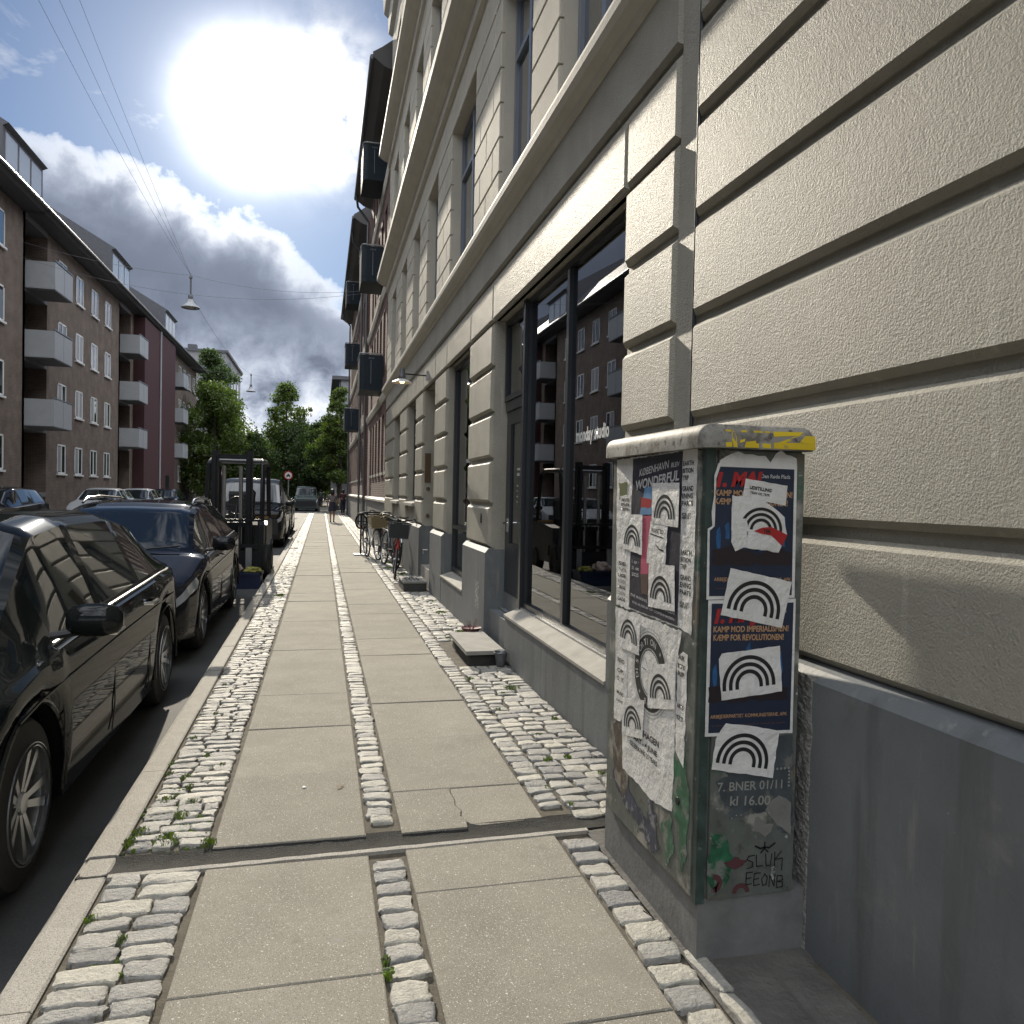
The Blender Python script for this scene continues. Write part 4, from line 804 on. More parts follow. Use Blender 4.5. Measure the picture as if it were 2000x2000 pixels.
# ================================================================== BRICK BUILDINGS beyond the cream one
def brick_building(name, label, y0, y1, bal, pipes, seed, c1, c2, ztop=13.0):
    t = thing(name, label, 'building', (1.78, (y0+y1)/2, 0)); bmx = brick_mat(name+'_brick', c1, c2, (.16, .13, .11))
    P = lambda m, n, mt, **k: put(m, n, mt, t, **k)
    WX = 1.78; FZ = [(2.1, 3.85), (5.0, 7.0), (8.1, 10.1), (11.1, 12.6)]
    n = int((y1-y0-1.0)/1.45); win = [(y0+.8+i*1.45, y0+.8+i*1.45+.9) for i in range(n)]
    m = MB()
    zc = [1.3]+[v for p in FZ for v in p]+[ztop]
    for a, b in zip(zc[::2], zc[1::2]): m.box(WX, 2.2, y0, y1, a, b)
    for a, b in FZ:
        ys = [y0]+[v for p in win for v in p]+[y1]
        for p, q in zip(ys[::2], ys[1::2]): m.box(WX, 2.2, p, q, a, b)
    P(m, 'brick_wall', bmx)
    m = MB(); m.box(2.21, 11, y0, y1, 0, ztop); P(m, 'building_core', dark_int)
    m = MB(); m.box(WX-.07, 2.3, y0, y1, -.05, 1.22); P(m, 'plinth', mat('granite_plinth', (.20, .195, .185), .7, bump=.5, bscale=30, bdist=.006, var=.2, vscale=4))
    m = MB(); m.prism_y([(WX-.12, 1.22), (WX-.12, 1.28), (WX-.03, 1.34), (WX+.02, 1.34), (WX+.02, 1.22)][::-1], y0, y1)
    for z in (4.33, 7.5, 10.75): m.prism_y([(WX-.05, z-.13), (WX-.09, z), (WX-.09, z+.09), (WX-.02, z+.14), (WX+.02, z+.14), (WX+.02, z-.13)][::-1], y0, y1)
    P(m, 'string_course', plaster_s)
    for k, (a, b) in enumerate(FZ):
        for p, q in win:
            m = MB(); xf = WX+.12; m.box(xf, xf+.06, p, p+.06, a, b); m.box(xf, xf+.06, q-.06, q, a, b); m.box(xf, xf+.06, p, q, b-.06, b); m.box(xf, xf+.06, p, q, a, a+.06); m.box(xf-.003, xf+.06, (p+q)/2-.04, (p+q)/2+.04, a+.06, b-.06); m.box(xf-.002, xf+.06, p+.06, q-.06, b-.62, b-.55)
            f = P(m, 'window_frame', white_p if k == 0 else frame_b); g_ = MB(); g_.box(xf+.03, xf+.036, p, q, a, b); g_.build('pane', glass_d, f)
    m = MB()
    for p, q in win: m = MB(); m.box(WX-.04, WX+.12, p-.03, q+.03, 2.02, 2.1); P(m, 'window_sill', sill_m)
    m = MB(); m.prism_y([(WX, ztop), (WX, ztop-.35), (1.45, ztop-.25), (1.22, ztop-.08), (1.15, ztop-.05), (1.15, ztop+.08), (1.4, ztop+.25), (6, ztop+4), (6, ztop)][::-1], y0, y1); P(m, 'eave_and_roof', mat('dark_eave', (.07, .065, .065), .6))
    m = MB(); m.tube([(1.14, y0+.05, ztop-.02), (1.14, y1-.05, ztop-.02)], .065, 8); P(m, 'gutter', mat('zinc_gutter', (.13, .135, .14), .45, metal=.5))
    for py in pipes:
        m = MB(); m.tube([(1.15, py-.3, ztop-.06), (1.22, py-.1, ztop-.45), (WX-.14, py, ztop-.95), (WX-.15, py, ztop-1.3), (WX-.15, py, .02)], .048, 8); P(m, 'drainpipe', MATS['zinc_gutter'])
    for by in bal:
        for z in (4.62, 7.92, 11.0): balcony(t, by, z)
    return t
bal_m = mat('black_balcony_sheet', (.016, .024, .032), .6, spec=.2)
def balcony(t, by, z, d=.70, l=1.5):
    WX = 1.78; xf = WX-d; m = MB(); r = .14; K = 4
    out = [(WX, by)]+[(xf+r-r*math.sin(R(90*k/K)), by+r-r*math.cos(R(90*k/K))) for k in range(K+1)]+[(xf+r-r*math.cos(R(90*k/K)), by+l-r+r*math.sin(R(90*k/K))) for k in range(K+1)]+[(WX, by+l)]
    m.prism_z(out[::-1], z, z+.14); b = put(m, 'balcony', bal_m, t)
    m = MB(); n = len(out)
    vs = [(x, y, z+.15) for x, y in out]+[(x, y, z+1.08) for x, y in out]; m.add(vs, [(i, i+1, i+1+n, i+n) for i in range(n-1)])
    inn2 = [(x+(.02 if x < WX else 0), y+(.02 if y < by+l/2 else -.02)) for x, y in out]; vs = [(x, y, z+.15) for x, y in inn2]+[(x, y, z+1.08) for x, y in inn2]; m.add(vs, [(i+1, i, i+n, i+1+n) for i in range(n-1)])
    m.build('balustrade', bal_m, b)
    m = MB(); m.tube([(x, y, z+1.12) for x, y in out], .022, 6); m.build('handrail', steel, b)
    m = MB(); m.box(xf+.33, xf+.345, by-.006, by-.002, z+.2, z+.92); 
    for i in range(4): m.box(xf+.27+.045*i, xf+.29+.045*i, by-.006, by-.002, z+.96, z+1.0)
    m.build('panel_trim', frame_b, b)
    return b
brick_building('brick_building', 'dark red brick building with black balconies right behind the cream building', 21.0, 31.4, [24.0], [31.1], 1, (.12, .045, .035), (.085, .035, .03), 13.1)
brick_building('brick_building', 'farther dark red brick building with black balconies, ending at the side street', 33.2, 53.0, [40.0], [35.3, 50.6], 2, (.11, .042, .035), (.08, .035, .03), 13.05)
m = MB(); m.box(1.9, 3, 31.4, 33.2, 0, 12.4); o = m.build('link_wall', MATS['brick_building_brick']); tag(o, 'narrow brick link wall between the two brick buildings', 'wall')

# ================================================================== LEFT ROW OF APARTMENT BUILDINGS
maroon = mat('maroon_brick', (.060, .022, .024), .8, bump=.3, bscale=30, var=.12)
brownb = brick_mat('brown_brick', (.17, .115, .085), (.125, .085, .065), (.17, .15, .13))
bal_grey = mat('grey_balcony_panel', (.34, .35, .36), .55, var=.05); slate = MATS['slate_roof']; soff = mat('grey_soffit', (.16, .16, .165), .7)
curt_l = mat('pale_curtain', (.30, .30, .31), .35, spec=.6)
def left_module(y, last=False, label='', vol=False):
    WX = -11.8; L = 15.15 if not last else 13.6; t = thing('apartment_building', label, 'building', (WX, y+L/2, 0), group=None)
    P = lambda m, n, mt, **k: put(m, n, mt, t, **k)
    fl = [1.2, 4.0, 6.8, 9.6]
    m = MB(); m.box(-13.2, -12.98, y, y+2.6, 0, 13.0); m.box(-13.2, WX, y+2.6, y+L, 0, 12.5); m.box(-13.2, WX, y-.25, y, 0, 12.5); m.box(-22, -13.2, y-.25, y+L, 0, 12.5); P(m, 'brick_wall', brownb)
    m = MB()
    for z in fl: m.box(-13.0, WX+.0, y, y+2.6, z-.22, z-.02)
    m.box(-13, WX, y, y+2.6, 12.3, 12.6); P(m, 'floor_slabs', soff)
    for z in fl:
        m = MB(); m.box(-12.97, -12.9, y+.3, y+2.4, z+.0, z+2.2); P(m, 'balcony_door', glass_d)
    for z in fl[1:]:
        m = MB(); m.box(WX, -10.72, y+.05, y+2.25, z-.12, z+.02); b = P(m, 'balcony', soff)
        m = MB(); m.box(-10.74, -10.70, y, y+2.3, z-.08, z+1.02); m.box(WX, -10.74, y, y+.04, z-.08, z+1.02); m.box(WX, -10.74, y+2.26, y+2.3, z-.08, z+1.02); m.build('balustrade', bal_grey, b)
        m = MB(); m.box(-10.76, -10.68, y-.02, y+2.32, z+1.06, z+1.10); m.build('handrail', frame_b, b)
        for yy in (1.15,):
            m = MB(); m.box(-10.699, -10.695, y+yy-.015, y+yy+.015, z-.08, z+1.02); m.build('panel_joint', frame_b, b)
    if vol:
        m = MB(); m.box(WX, -11.12, y+3.4, y+14.0, -.05, 12.4); P(m, 'stair_volume', maroon)
        m = MB(); m.tube([(-11.05, y+8.1, 12.4), (-11.05, y+8.1, .1)], .06, 8); P(m, 'drainpipe', bal_grey)
        m = MB(); m.box(-11.14, -11.09, y+10.5, y+11.8, 0, 2.4); P(m, 'entrance_door', frame_m)
        cols = ()
    else: cols = (4.0, 6.6, 9.2, 11.8) if not last else (4.2, 6.4, 9.0, 11.4)
    for c in cols:
        for z in fl:
            m = MB(); yy = y+c; zz = z+.85; xf = WX-.02; w_ = 1.2; h = 1.35
            m.box(xf, xf+.05, yy, yy+.07, zz, zz+h); m.box(xf, xf+.05, yy+w_-.07, yy+w_, zz, zz+h); m.box(xf, xf+.05, yy, yy+w_, zz, zz+.07); m.box(xf, xf+.05, yy, yy+w_, zz+h-.07, zz+h); m.box(xf, xf+.055, yy+w_/2-.04, yy+w_/2+.04, zz, zz+h); m.box(xf, xf+.12, yy-.05, yy+w_+.05, zz-.08, zz-.003)
            f = P(m, 'window_frame', white_p); q = MB(); q.box(xf+.0, xf+.03, yy, yy+w_, zz, zz+h); q.build('pane', curt_l if rnd.random() < .3 else glass_d, f)
            if rnd.random() < .35 and not last: q = MB(); q.box(xf-.004, xf+.034, yy+.1, yy+w_/2-.05, zz+.1, zz+h-.1); q.build('curtain', curt_l, f)
    m = MB(); m.prism_y([(-22, 12.5), (-11.1, 12.55), (-10.98, 12.65), (-10.98, 12.8), (-13.0, 14.9), (-17.0, 17.2), (-22, 15)][::-1], y-.25, y+L); P(m, 'roof', slate)
    m = MB(); m.tube([(-10.93, y-.2, 12.72), (-10.93, y+L-.05, 12.72)], .08, 8); P(m, 'gutter', MATS['zinc_gutter'])
    for dy in (-2.9,):
        a, b = y+dy+(0 if dy > 0 else 0), y+dy+4.2
        m = MB(); m.prism_y([(-11.6, 12.9), (-11.6, 14.75), (-11.4, 14.85), (-15.4, 17.2), (-15.4, 12.9)][::-1], a, b); dm = P(m, 'dormer', mat('dormer_zinc', (.10, .10, .11), .6, var=.1))
        for i in range(3):
            q = MB(); q.box(-11.6, -11.57, a+.25+i*1.3, a+1.35+i*1.3, 13.3, 14.6); q.build('dormer_window', mat('dormer_pane', (.45, .47, .5), .15), dm)
    return t
labs = ['apartment building opposite, nearest to the viewer, mostly seen mirrored in the shop window', 'second apartment building on the left side of the street', 'third apartment building on the left, brown brick with windows between its balconies', 'apartment building on the left with balconies ending before the trees']
left_module(-10.16, label='apartment building opposite behind the parked cars, beside the viewer')
for i, y in enumerate((4.99, 20.14, 35.29)): left_module(y, label=labs[i])
left_module(50.44, label='apartment building on the left with plain maroon brick between two balcony stacks', vol=True)
left_module(65.6, last=True, label=labs[3])
# grey tower block and the grey gable to its right
t = thing('tower_block', 'tall pale grey block rising behind the left trees', 'building', (-18, 108, 0)); conc = mat('grey_render', (.26, .26, .27), .8, var=.1)
m = MB(); m.box(-30, -11.6, 100, 118, 0, 18.1); put(m, 'wall', conc, t); m = MB(); m.box(-30.2, -11.3, 99.8, 118.2, 18.1, 18.4); put(m, 'roof', slate, t)
m = MB(); m.box(-16, -15, 100.5, 101.5, 18.4, 19.0); put(m, 'chimney', slate, t)
for z in (8, 11, 14): 
    for y in (102.5, 106, 109.5, 113): m = MB(); m.box(-11.62, -11.55, y, y+1.6, z, z+2); put(m, 'window', glass_d, t)
m = MB(); m.box(-11.4, -10.9, 99.95, 100.3, 0, 17); put(m, 'drainpipe', frame_b, t)
for x in (-14.4,): m = MB(); m.box(x, x+1.2, 99.9, 100.1, 15.9, 17); put(m, 'window', frame_b, t)
t = thing('far_building', 'grey building with a dark cornice beyond the side street on the right', 'building', (4, 72, 0))
m = MB(); m.box(1.5, 8, 68, 90, 0, 11.1); put(m, 'wall', conc, t); m = MB(); m.box(.75, 8, 67.8, 90, 11.1, 11.4); put(m, 'roof', slate, t)
m = MB(); m.tube([(1.42, 68.2, 11.1), (1.42, 68.2, .1)], .07, 8); put(m, 'drainpipe', frame_b, t)
for z in (1.4, 4.4, 7.6): 
    for y in (69.5, 72, 75, 78): m = MB(); m.box(1.46, 1.51, y, y+1.2, z, z+1.8); put(m, 'window', glass_d, t)
t = thing('background_building', 'low grey building closing the street behind the far trees', 'building', (0, 190, 0)); m = MB(); m.box(-45, 45, 186, 200, 0, 7.5); put(m, 'wall', conc, t); m = MB(); m.box(-46, 46, 185.5, 200, 7.5, 8.0); put(m, 'roof', slate, t)

# ================================================================== TREES
leafs = []
def leaf_mat(name, col):
    m = bpy.data.materials.new(name); m.use_nodes = True; t = m.node_tree; t.nodes.clear(); L = t.links.new
    g_ = N(t, 'ShaderNodeNewGeometry'); mr = N(t, 'ShaderNodeMapRange'); L(g_.outputs['Random Per Island'], mr.inputs[0]); mr.inputs[3].default_value = .55; mr.inputs[4].default_value = 1.5
    v = N(t, 'ShaderNodeVectorMath', operation='SCALE'); v.inputs[0].default_value = col; L(mr.outputs[0], v.inputs['Scale'])
    v2 = N(t, 'ShaderNodeVectorMath', operation='MULTIPLY'); L(v.outputs[0], v2.inputs[0]); v2.inputs[1].default_value = (1.5, 1.7, .6)
    d = N(t, 'ShaderNodeBsdfDiffuse'); tr = N(t, 'ShaderNodeBsdfTranslucent'); L(v.outputs[0], d.inputs[0]); L(v2.outputs[0], tr.inputs[0]); mx = N(t, 'ShaderNodeMixShader'); mx.inputs[0].default_value = .42
    gs = N(t, 'ShaderNodeBsdfGlossy'); gs.inputs['Roughness'].default_value = .45; gs.inputs[0].default_value = (.6, .6, .6, 1); m2 = N(t, 'ShaderNodeMixShader'); m2.inputs[0].default_value = .05
    L(d.outputs[0], mx.inputs[1]); L(tr.outputs[0], mx.inputs[2]); L(mx.outputs[0], m2.inputs[1]); L(gs.outputs[0], m2.inputs[2]); o = N(t, 'ShaderNodeOutputMaterial'); L(m2.outputs[0], o.inputs[0]); return m
lm = [leaf_mat('leaf_dark', (.040, .065, .018)), leaf_mat('leaf_bright', (.07, .10, .022))]
bark = mat('bark', (.06, .05, .04), .9, bump=.8, bscale=20)
def tree(label, x, y, h, rad, seed, mi=0, z0=2.2, n=11000, leaf=.20, lean=0, group='trees at the far end of the street', shape=1.0):
    r = np.random.default_rng(seed); t = thing('leafy_tree', label, 'tree', (x, y, 0), group=group)
    m = MB(); tip = Vector((lean, 0, h*.86)); tr = [(lean*k*k/25+.05*math.sin(k+seed), .05*math.cos(k*2), h*.86*k/5) for k in range(6)]
    m.tube(tr, [.20*(h/10)*(1-.17*k)+.02 for k in range(6)], 9); m.build('trunk', bark, t, smooth=True)
    C = []; m = MB(); lob = r.uniform(.55, 1.15, 7)
    for k in range(120):
        zz = z0+(h-z0)*r.uniform(0, 1)**.9; f = (zz-z0)/(h-z0); env = rad*max(.3, math.sin(math.pi*min(1, (.14+.80*f)**shape)))**.5*r.uniform(.2, 1.0)**.5
        a = r.uniform(0, 6.283); env *= lob[int(a/6.283*7) % 7]*(1-.25*math.sin(f*23+a*2)); env *= min(1, (1.04-f)*4.2)
        c = np.array([lean*f+env*math.cos(a), env*math.sin(a), zz]); C.append((c, r.uniform(.10, .26)*rad))
        b = Vector((lean*(f*.7)**2, 0, max(z0*.8, zz-env*.7))); mid = (b+Vector(c))/2+Vector((0, 0, -.15)); 
        if k % 3 == 0: m.tube([b, mid, c], [.04*h/10+.01, .022*h/10, .008], 5)
    m.build('limb', bark, t)
    V = []; per = n//len(C)
    for c, s in C:
        nn = int(per*(s/(rad*.18))**1.5)+14; d = r.normal(0, 1, (nn, 3)); d /= np.linalg.norm(d, axis=1)[:, None]; rr = s*r.uniform(.05, 1.9, (nn, 1))**.7
        p = c+d*rr*np.array([1, 1, .72]); sz = leaf*1.25*r.uniform(.5, 1.3, (nn, 1))
        u = r.normal(0, 1, (nn, 3)); u /= np.linalg.norm(u, axis=1)[:, None]; w_ = np.cross(u, r.normal(0, 1, (nn, 3))); w_ /= np.linalg.norm(w_, axis=1)[:, None]
        V.append(np.stack([p-u*sz*.5, p+w_*sz*.28, p+u*sz*.5, p-w_*sz*.28], 1).reshape(-1, 3))
    V = np.concatenate(V); k = len(V)//4; me = bpy.data.meshes.new('crown'); me.vertices.add(len(V)); me.vertices.foreach_set('co', V.ravel()); me.loops.add(4*k); me.loops.foreach_set('vertex_index', np.arange(4*k)); me.polygons.add(k)
    me.polygons.foreach_set('loop_start', np.arange(0, 4*k, 4)); me.polygons.foreach_set('loop_total', np.full(k, 4)); me.materials.append(lm[mi]); me.update(); me.validate()
    o = bpy.data.objects.new('crown', me); COL.objects.link(o); o.parent = t; return t
tree('tall loose tree before the grey tower block', -11.2, 84, 15.4, 3.1, 1, 0, 3, 19000, .24)
tree('broad tree between the left apartment building and the sky gap', -9.3, 73, 10.6, 3.9, 2, 1, 1.2, 26000, .20)
tree('low dark tree over the forklift roof', -6.4, 76, 6.6, 3.4, 3, 0, .6, 20000, .20)
tree('small bright tree low in the gap of sky', -6.9, 92, 6.8, 3.2, 4, 1, .8, 14000, .24)
tree('airy young tree alone in the middle of the view', -3.7, 85, 12.6, 2.7, 5, 1, 4.0, 9000, .24, shape=.8)
tree('wide dark tree beneath the airy young tree', -2.4, 83, 8.2, 4.2, 6, 0, 1.0, 28000, .20)
tree('dark tree right of the middle over the pavement', -.2, 77, 7.8, 3.0, 7, 0, 1.8, 20000, .18)
tree('tall narrow tree against the far grey building', 1.45, 63, 9.6, 1.6, 8, 1, 2.3, 16000, .16)
tree('dark tree touching the corner of the brick building', 1.0, 66.5, 7.4, 1.9, 9, 0, 2.2, 14000, .17)
for i, (x, y) in enumerate([(-8, 110), (-2.5, 112), (3, 108), (-15, 92), (-5.2, 104), (-12, 128), (0.5, 125)]):
    tree(['background tree far down the street, left of the gap', 'background tree far down the street, in the middle', 'background tree far down the street, right', 'background tree behind the apartment building end', 'background tree just below the sky gap', 'farthest background tree on the left', 'farthest background tree over the pavement'][i], x, y, 7.8+(i % 3)*.7, 4.4, 20+i, i % 2, .8, 13000, .27, group='background trees')
m = MB()
# ================================================================== VEHICLES
tyre_m = mat('tyre', (.022, .022, .022), .8, bump=.3, bscale=60, bdist=.002); rim_m = mat('alloy', (.45, .46, .47), .3, metal=.85, var=.1)
lamp_clear = mat('headlamp_glass', (.30, .32, .34), .08, spec=.8, coat=1); lamp_red = mat('tail_lamp', (.22, .012, .012), .1, coat=1); trim_m = mat('car_black_trim', (.015, .015, .016), .45)
def wheel(parent, x, y, z, r, side, w_=.21, spokes=10):
    t = MB(); o = side
    t.lathe([(r*.66, o*.02), (r*.72, o*.0), (r*.93, -o*.012), (r*.985, -o*.035), (r, -o*.07), (r, -o*(w_-.05)), (r*.96, -o*(w_-.015)), (r*.66, -o*w_)], (x, y, z), 'x', 40)
    W = t.build('wheel', trim_m, parent, smooth=True); W.data.materials.clear(); W.data.materials.append(trim_m)
    W2 = MB(); W2.lathe([(r*.64, o*.012), (r*.69, o*.014), (r*.70, -o*.01), (r*.64, -o*.02), (r*.60, -o*.12)], (x, y, z), 'x', 40)
    hub = (x-o*.01, y, z)
    W2.lathe([(0, o*.002), (r*.12, o*.0), (r*.15, -o*.02), (r*.15, -o*.05)], hub, 'x', 16)
    for k in range(spokes):
        a = 2*math.pi*k/spokes+.2; b = a+(.10 if k % 2 else -.10); ca, sa = math.cos(a), math.sin(a); cb, sb = math.cos(b), math.sin(b); n1 = .013; n2 = .019
        for sg in (1,):
            W2.add([(x-o*.022, y+r*.12*ca-n1*sa, z+r*.12*sa+n1*ca), (x-o*.022, y+r*.12*ca+n1*sa, z+r*.12*sa-n1*ca), (x-o*.004, y+r*.66*cb+n2*sb, z+r*.66*sb-n2*cb), (x-o*.004, y+r*.66*cb-n2*sb, z+r*.66*sb+n2*cb),
                    (x-o*.05, y+r*.12*ca-n1*sa, z+r*.12*sa+n1*ca), (x-o*.05, y+r*.12*ca+n1*sa, z+r*.12*sa-n1*ca), (x-o*.035, y+r*.66*cb+n2*sb, z+r*.66*sb-n2*cb), (x-o*.035, y+r*.66*cb-n2*sb, z+r*.66*sb+n2*cb)],
                   [(0, 1, 2, 3), (0, 3, 7, 4), (1, 5, 6, 2), (4, 7, 6, 5)])
    fixn(W2.build('rim', rim_m, W)); D = MB(); D.lathe([(0, -o*.09), (r*.55, -o*.09)], (x, y, z), 'x', 20); D.build('brake_disc', steel, W)
    W.data.materials[0] = tyre_m
def vehicle(name, label, cat, xs, y0, L, half, T, paint, zroad=ROADZ, group=None, detail=True, dirn=1, wr_=.34):
    """lofted body. T: tables over t (0 = end nearest the viewer, 1 = far end) for top, belt, plan half width, roof half width, sill;
    side = x of the pavement-side flank; glass ranges in t; wheels in t"""
    xc = xs-half
    t_ = thing(name, label, cat, (xc, y0+L/2, zroad), group=group)
    iv = lambda key, t: float(np.interp(t, *zip(*T[key])))
    ts = sorted(set([0, .004, .012, .025]+[i/88 for i in range(1, 88)]+[.975, .988, .996, 1]))
    r = wr_
    rows = []
    for t in ts:
        w_ = iv('w', t)*half; top = iv('top', t); belt = min(iv('belt', t), top-.01); zb = iv('sill', t); wr = iv('wr', t)*half; h = top-belt
        for tw in T['wheels']:
            d = abs(t-tw)*L
            if d < r*1.17: zb = max(zb, r*.98+math.sqrt(max((r*1.17)**2-d*d, 0)))
        zb = min(zb, belt-.06); H = belt-zb
        prof = [(w_*.90, zb), (w_*.965, zb+.02), (w_*.99, zb+.25*H), (w_*1.0, zb+.55*H), (w_*.992, zb+.82*H), (w_*.965, belt-.015), (w_*.93, belt)]
        wg = w_*.93; a = lambda f: (wg+(wr-wg)*f)
        if h > .10: prof += [(a(.04)-.012, belt+.03), (a(.45), belt+.45*h), (a(.88), belt+.86*h), (a(1.0)-.03, top-.035), (a(1)*.80, top-.008), (a(1)*.45, top), (0, top+.006)]
        else: prof += [(wg*.96+0*wr, belt+h*.3), (wg*.90, belt+h*.55), (wg*.82, belt+h*.8), (wg*.72, belt+h*.93), (wg*.5, top-.003), (wg*.25, top), (0, top+.002)]
        rows.append([(x, y0-(y0+L/2)+t*L, z) for x, z in prof])
    n = len(rows[0]); V = []
    for rw in rows: V += [(x, y, z) for x, y, z in rw]+[(-x, y, z) for x, y, z in rw[-2::-1]]
    M = 2*n-1; mats_f = {}
    def cls(i, j):
        tm = (ts[i]+ts[i+1])/2; k = j if j < n-1 else M-2-j
        h = iv('top', tm)-iv('belt', tm)
        if 7 <= k <= 8:
            for a, b in T['side_glass']:
                if a < tm < b and h > .13: return 'window'
        if k >= 10 or (k == 9 and False):
            for a, b in T['ws']:
                if a < tm < b and (k >= 10): return 'windscreen' if (a, b) == T['ws'][0] else 'rear_window'
        if 2 <= k <= 4:
            for nm, a, b, lo in T['lamps']:
                if a <= tm <= b and k >= lo: return nm
        return 'body'
    groups = {}
    for i in range(len(ts)-1):
        for j in range(M-1): groups.setdefault(cls(i, j), []).append((i*M+j, (i+1)*M+j, (i+1)*M+j+1, i*M+j+1))
    # end caps as strips of quads across
    for i, nm in ((0, 'near_end'), (len(ts)-1, 'far_end')):
        for j in range(n-1):
            a = i*M+j; b = i*M+j+1; c = i*M+M-2-j; d = i*M+M-1-j
            q = (a, b, c, d) if b != c else (a, b, d)
            zz = V[a][2]; g_ = 'body'
            for nm2, lo, hi in T['caps'][0 if i == 0 else 1]:
                if lo <= (V[a][2]+V[b][2])/2 < hi: g_ = nm2
            groups.setdefault(g_, []).append(q)
    MT = {'body': paint, 'window': car_glass, 'windscreen': car_glass, 'rear_window': car_glass, 'headlight': lamp_clear, 'tail_light': lamp_red, 'grille': trim_m, 'bumper': trim_m}
    for nm, fs in groups.items():
        if nm in ('window', 'headlight', 'tail_light') and fs:
            A = [f for f in fs if sum(V[k][0] for k in f) > 0]; B = [f for f in fs if sum(V[k][0] for k in f) <= 0]; parts = [A, B]
        else: parts = [fs]
        for ff in parts:
            if not ff: continue
            used = sorted(set(k for f in ff for k in f)); ix = {k: q for q, k in enumerate(used)}
            m = MB(); m.add([V[k] for k in used], [tuple(ix[k] for k in f) for f in ff]); o = m.build(nm, MT[nm], t_, smooth=True, angle=38); fixn(o)
    # dark underbody
    m = MB(); m.box(-half*.86, half*.86, -L*.46, L*.46, .2, .5); m.build('underbody', dark_int, t_)
    for tw in T['wheels']:
        for s in (1, -1): wheel(t_, s*(half*.965), -L/2+tw*L, r-.002, r, s)
        m = MB(); m.box(-half*.8, half*.8, -L/2+tw*L-r*1.1, -L/2+tw*L+r*1.1, .3, r*2.1); m.build('wheel_housing', dark_int, t_)
    if detail:
        pt = lambda t: -L/2+t*L
        # arch lips
        for tw in T['wheels']:
            for s in (1, -1):
                m = MB(); wv = iv('w', tw)*half
                m.tube([(s*(wv*.985), pt(tw)+(r*1.17)*math.cos(a), r*.98+(r*1.17)*math.sin(a)) for a in [math.pi*(-.05+1.1*k/20) for k in range(21)]], .012, 6); m.build('wheel_arch', paint, t_, smooth=True)
        for ht in T.get('handles', ()):
            for s in (1, -1):
                zz = iv('belt', ht)-.10; xx = iv('w', ht)*half; m = MB(); m.tube([(s*(xx-.02), pt(ht)-.10, zz), (s*(xx+.028), pt(ht)-.08, zz), (s*(xx+.03), pt(ht)+.07, zz+.004), (s*(xx-.02), pt(ht)+.10, zz)], [.011, .014, .014, .011], 8); m.build('door_handle', chrome if T.get('chrome') else paint, t_, smooth=True)
        for sm in T.get('seams', ()):
            for s in (1, -1):
                m = MB(); pts = []
                for f in (.08, .3, .55, .82, .97, 1.0):
                    bz = iv('belt', sm); zb = iv('sill', sm)+.02; z = zb+f*(bz-zb); ww = iv('w', sm)*half*(.965+.035*math.sin(math.pi*min(1, f+.1)) if f < 1 else .935); pts.append((s*(ww+.001), pt(sm), z))
                m.tube(pts, .004, 5); m.build('door_gap', trim_m, t_)
        if 'mirror' in T:
            mt_, mz = T['mirror']
            for s in (1, -1):
                xx = iv('w', mt_)*half*.95; m = MB(); c = Vector((s*(xx+.15), pt(mt_), mz))
                vs = []; rings_ = [(-1, .55), (-.8, .85), (-.3, 1), (.3, 1), (.8, .8), (1, .4)]
                for ax, sc in rings_:
                    vs += [(c.x+s*ax*.115, c.y+.055*sc*math.cos(a)*(1.0 if math.cos(a) < 0 else .6), c.z+.075*sc*math.sin(a)) for a in [2*math.pi*k/14 for k in range(14)]]
                m.add(vs, [(i*14+k, i*14+(k+1) % 14, (i+1)*14+(k+1) % 14, (i+1)*14+k) for i in range(5) for k in range(14)]+[tuple(range(13, -1, -1)), tuple(range(70, 84))])
                o = fixn(m.build('wing_mirror', T.get('mirror_mat', paint), t_, smooth=True, angle=60)); q = MB(); q.tube([(s*(xx-.03), pt(mt_)+.0, mz-.07), (s*(xx+.09), pt(mt_), mz-.05)], .018, 8); q.build('mirror_arm', trim_m, o)
        if T.get('rails'):
            a, b = T['rails']
            for s in (1, -1):
                m = MB(); pts = [(s*(iv('wr', a+(b-a)*k/12)*half-.045), pt(a+(b-a)*k/12), iv('top', a+(b-a)*k/12)+(.035 if 0 < k < 12 else -.01)) for k in range(13)]; m.tube(pts, .014, 8); m.build('roof_rail', chrome, t_, smooth=True)
        if T.get('chromeline'):
            a, b = T['chromeline']
            for s in (1, -1):
                m = MB(); pts = [(s*(iv('w', u)*half*.93), pt(u), iv('belt', u)+.006) for u in [a+(b-a)*k/14 for k in range(15)]]; m.tube(pts, .009, 6); m.build('window_trim', chrome, t_)
        if T.get('plate'):
            yy = -L/2-.004+.0; zz = T['plate']; m = MB(); m.box(-.26, .26, yy-.012, yy, zz, zz+.11); m.build('number_plate', white_p, t_)
        if T.get('wiper'):
            a = T['wiper']; m = MB(); 
            for x0 in (-.55, .1): m.tube([(x0, pt(a)-.03, iv('top', a)+.01), (x0+.5, pt(a)+.04, iv('top', a+.01)+.03)], .010, 6)
            m.build('wiper', trim_m, t_)
        if T.get('char'):       # creases along the flank
            for s in (1, -1):
                m = MB(); pts = [(s*(iv('w', u)*half*.998), pt(u), iv('belt', u)*.72+.10) for u in [.16+.72*k/14 for k in range(15)]]; m.tube(pts, .006, 5); m.build('side_crease', paint, t_, smooth=True)
    return t_
def paint(name, c, rough=.5, metal=.0): return mat(name, c, rough, metal=metal, coat=.5, spec=.0)
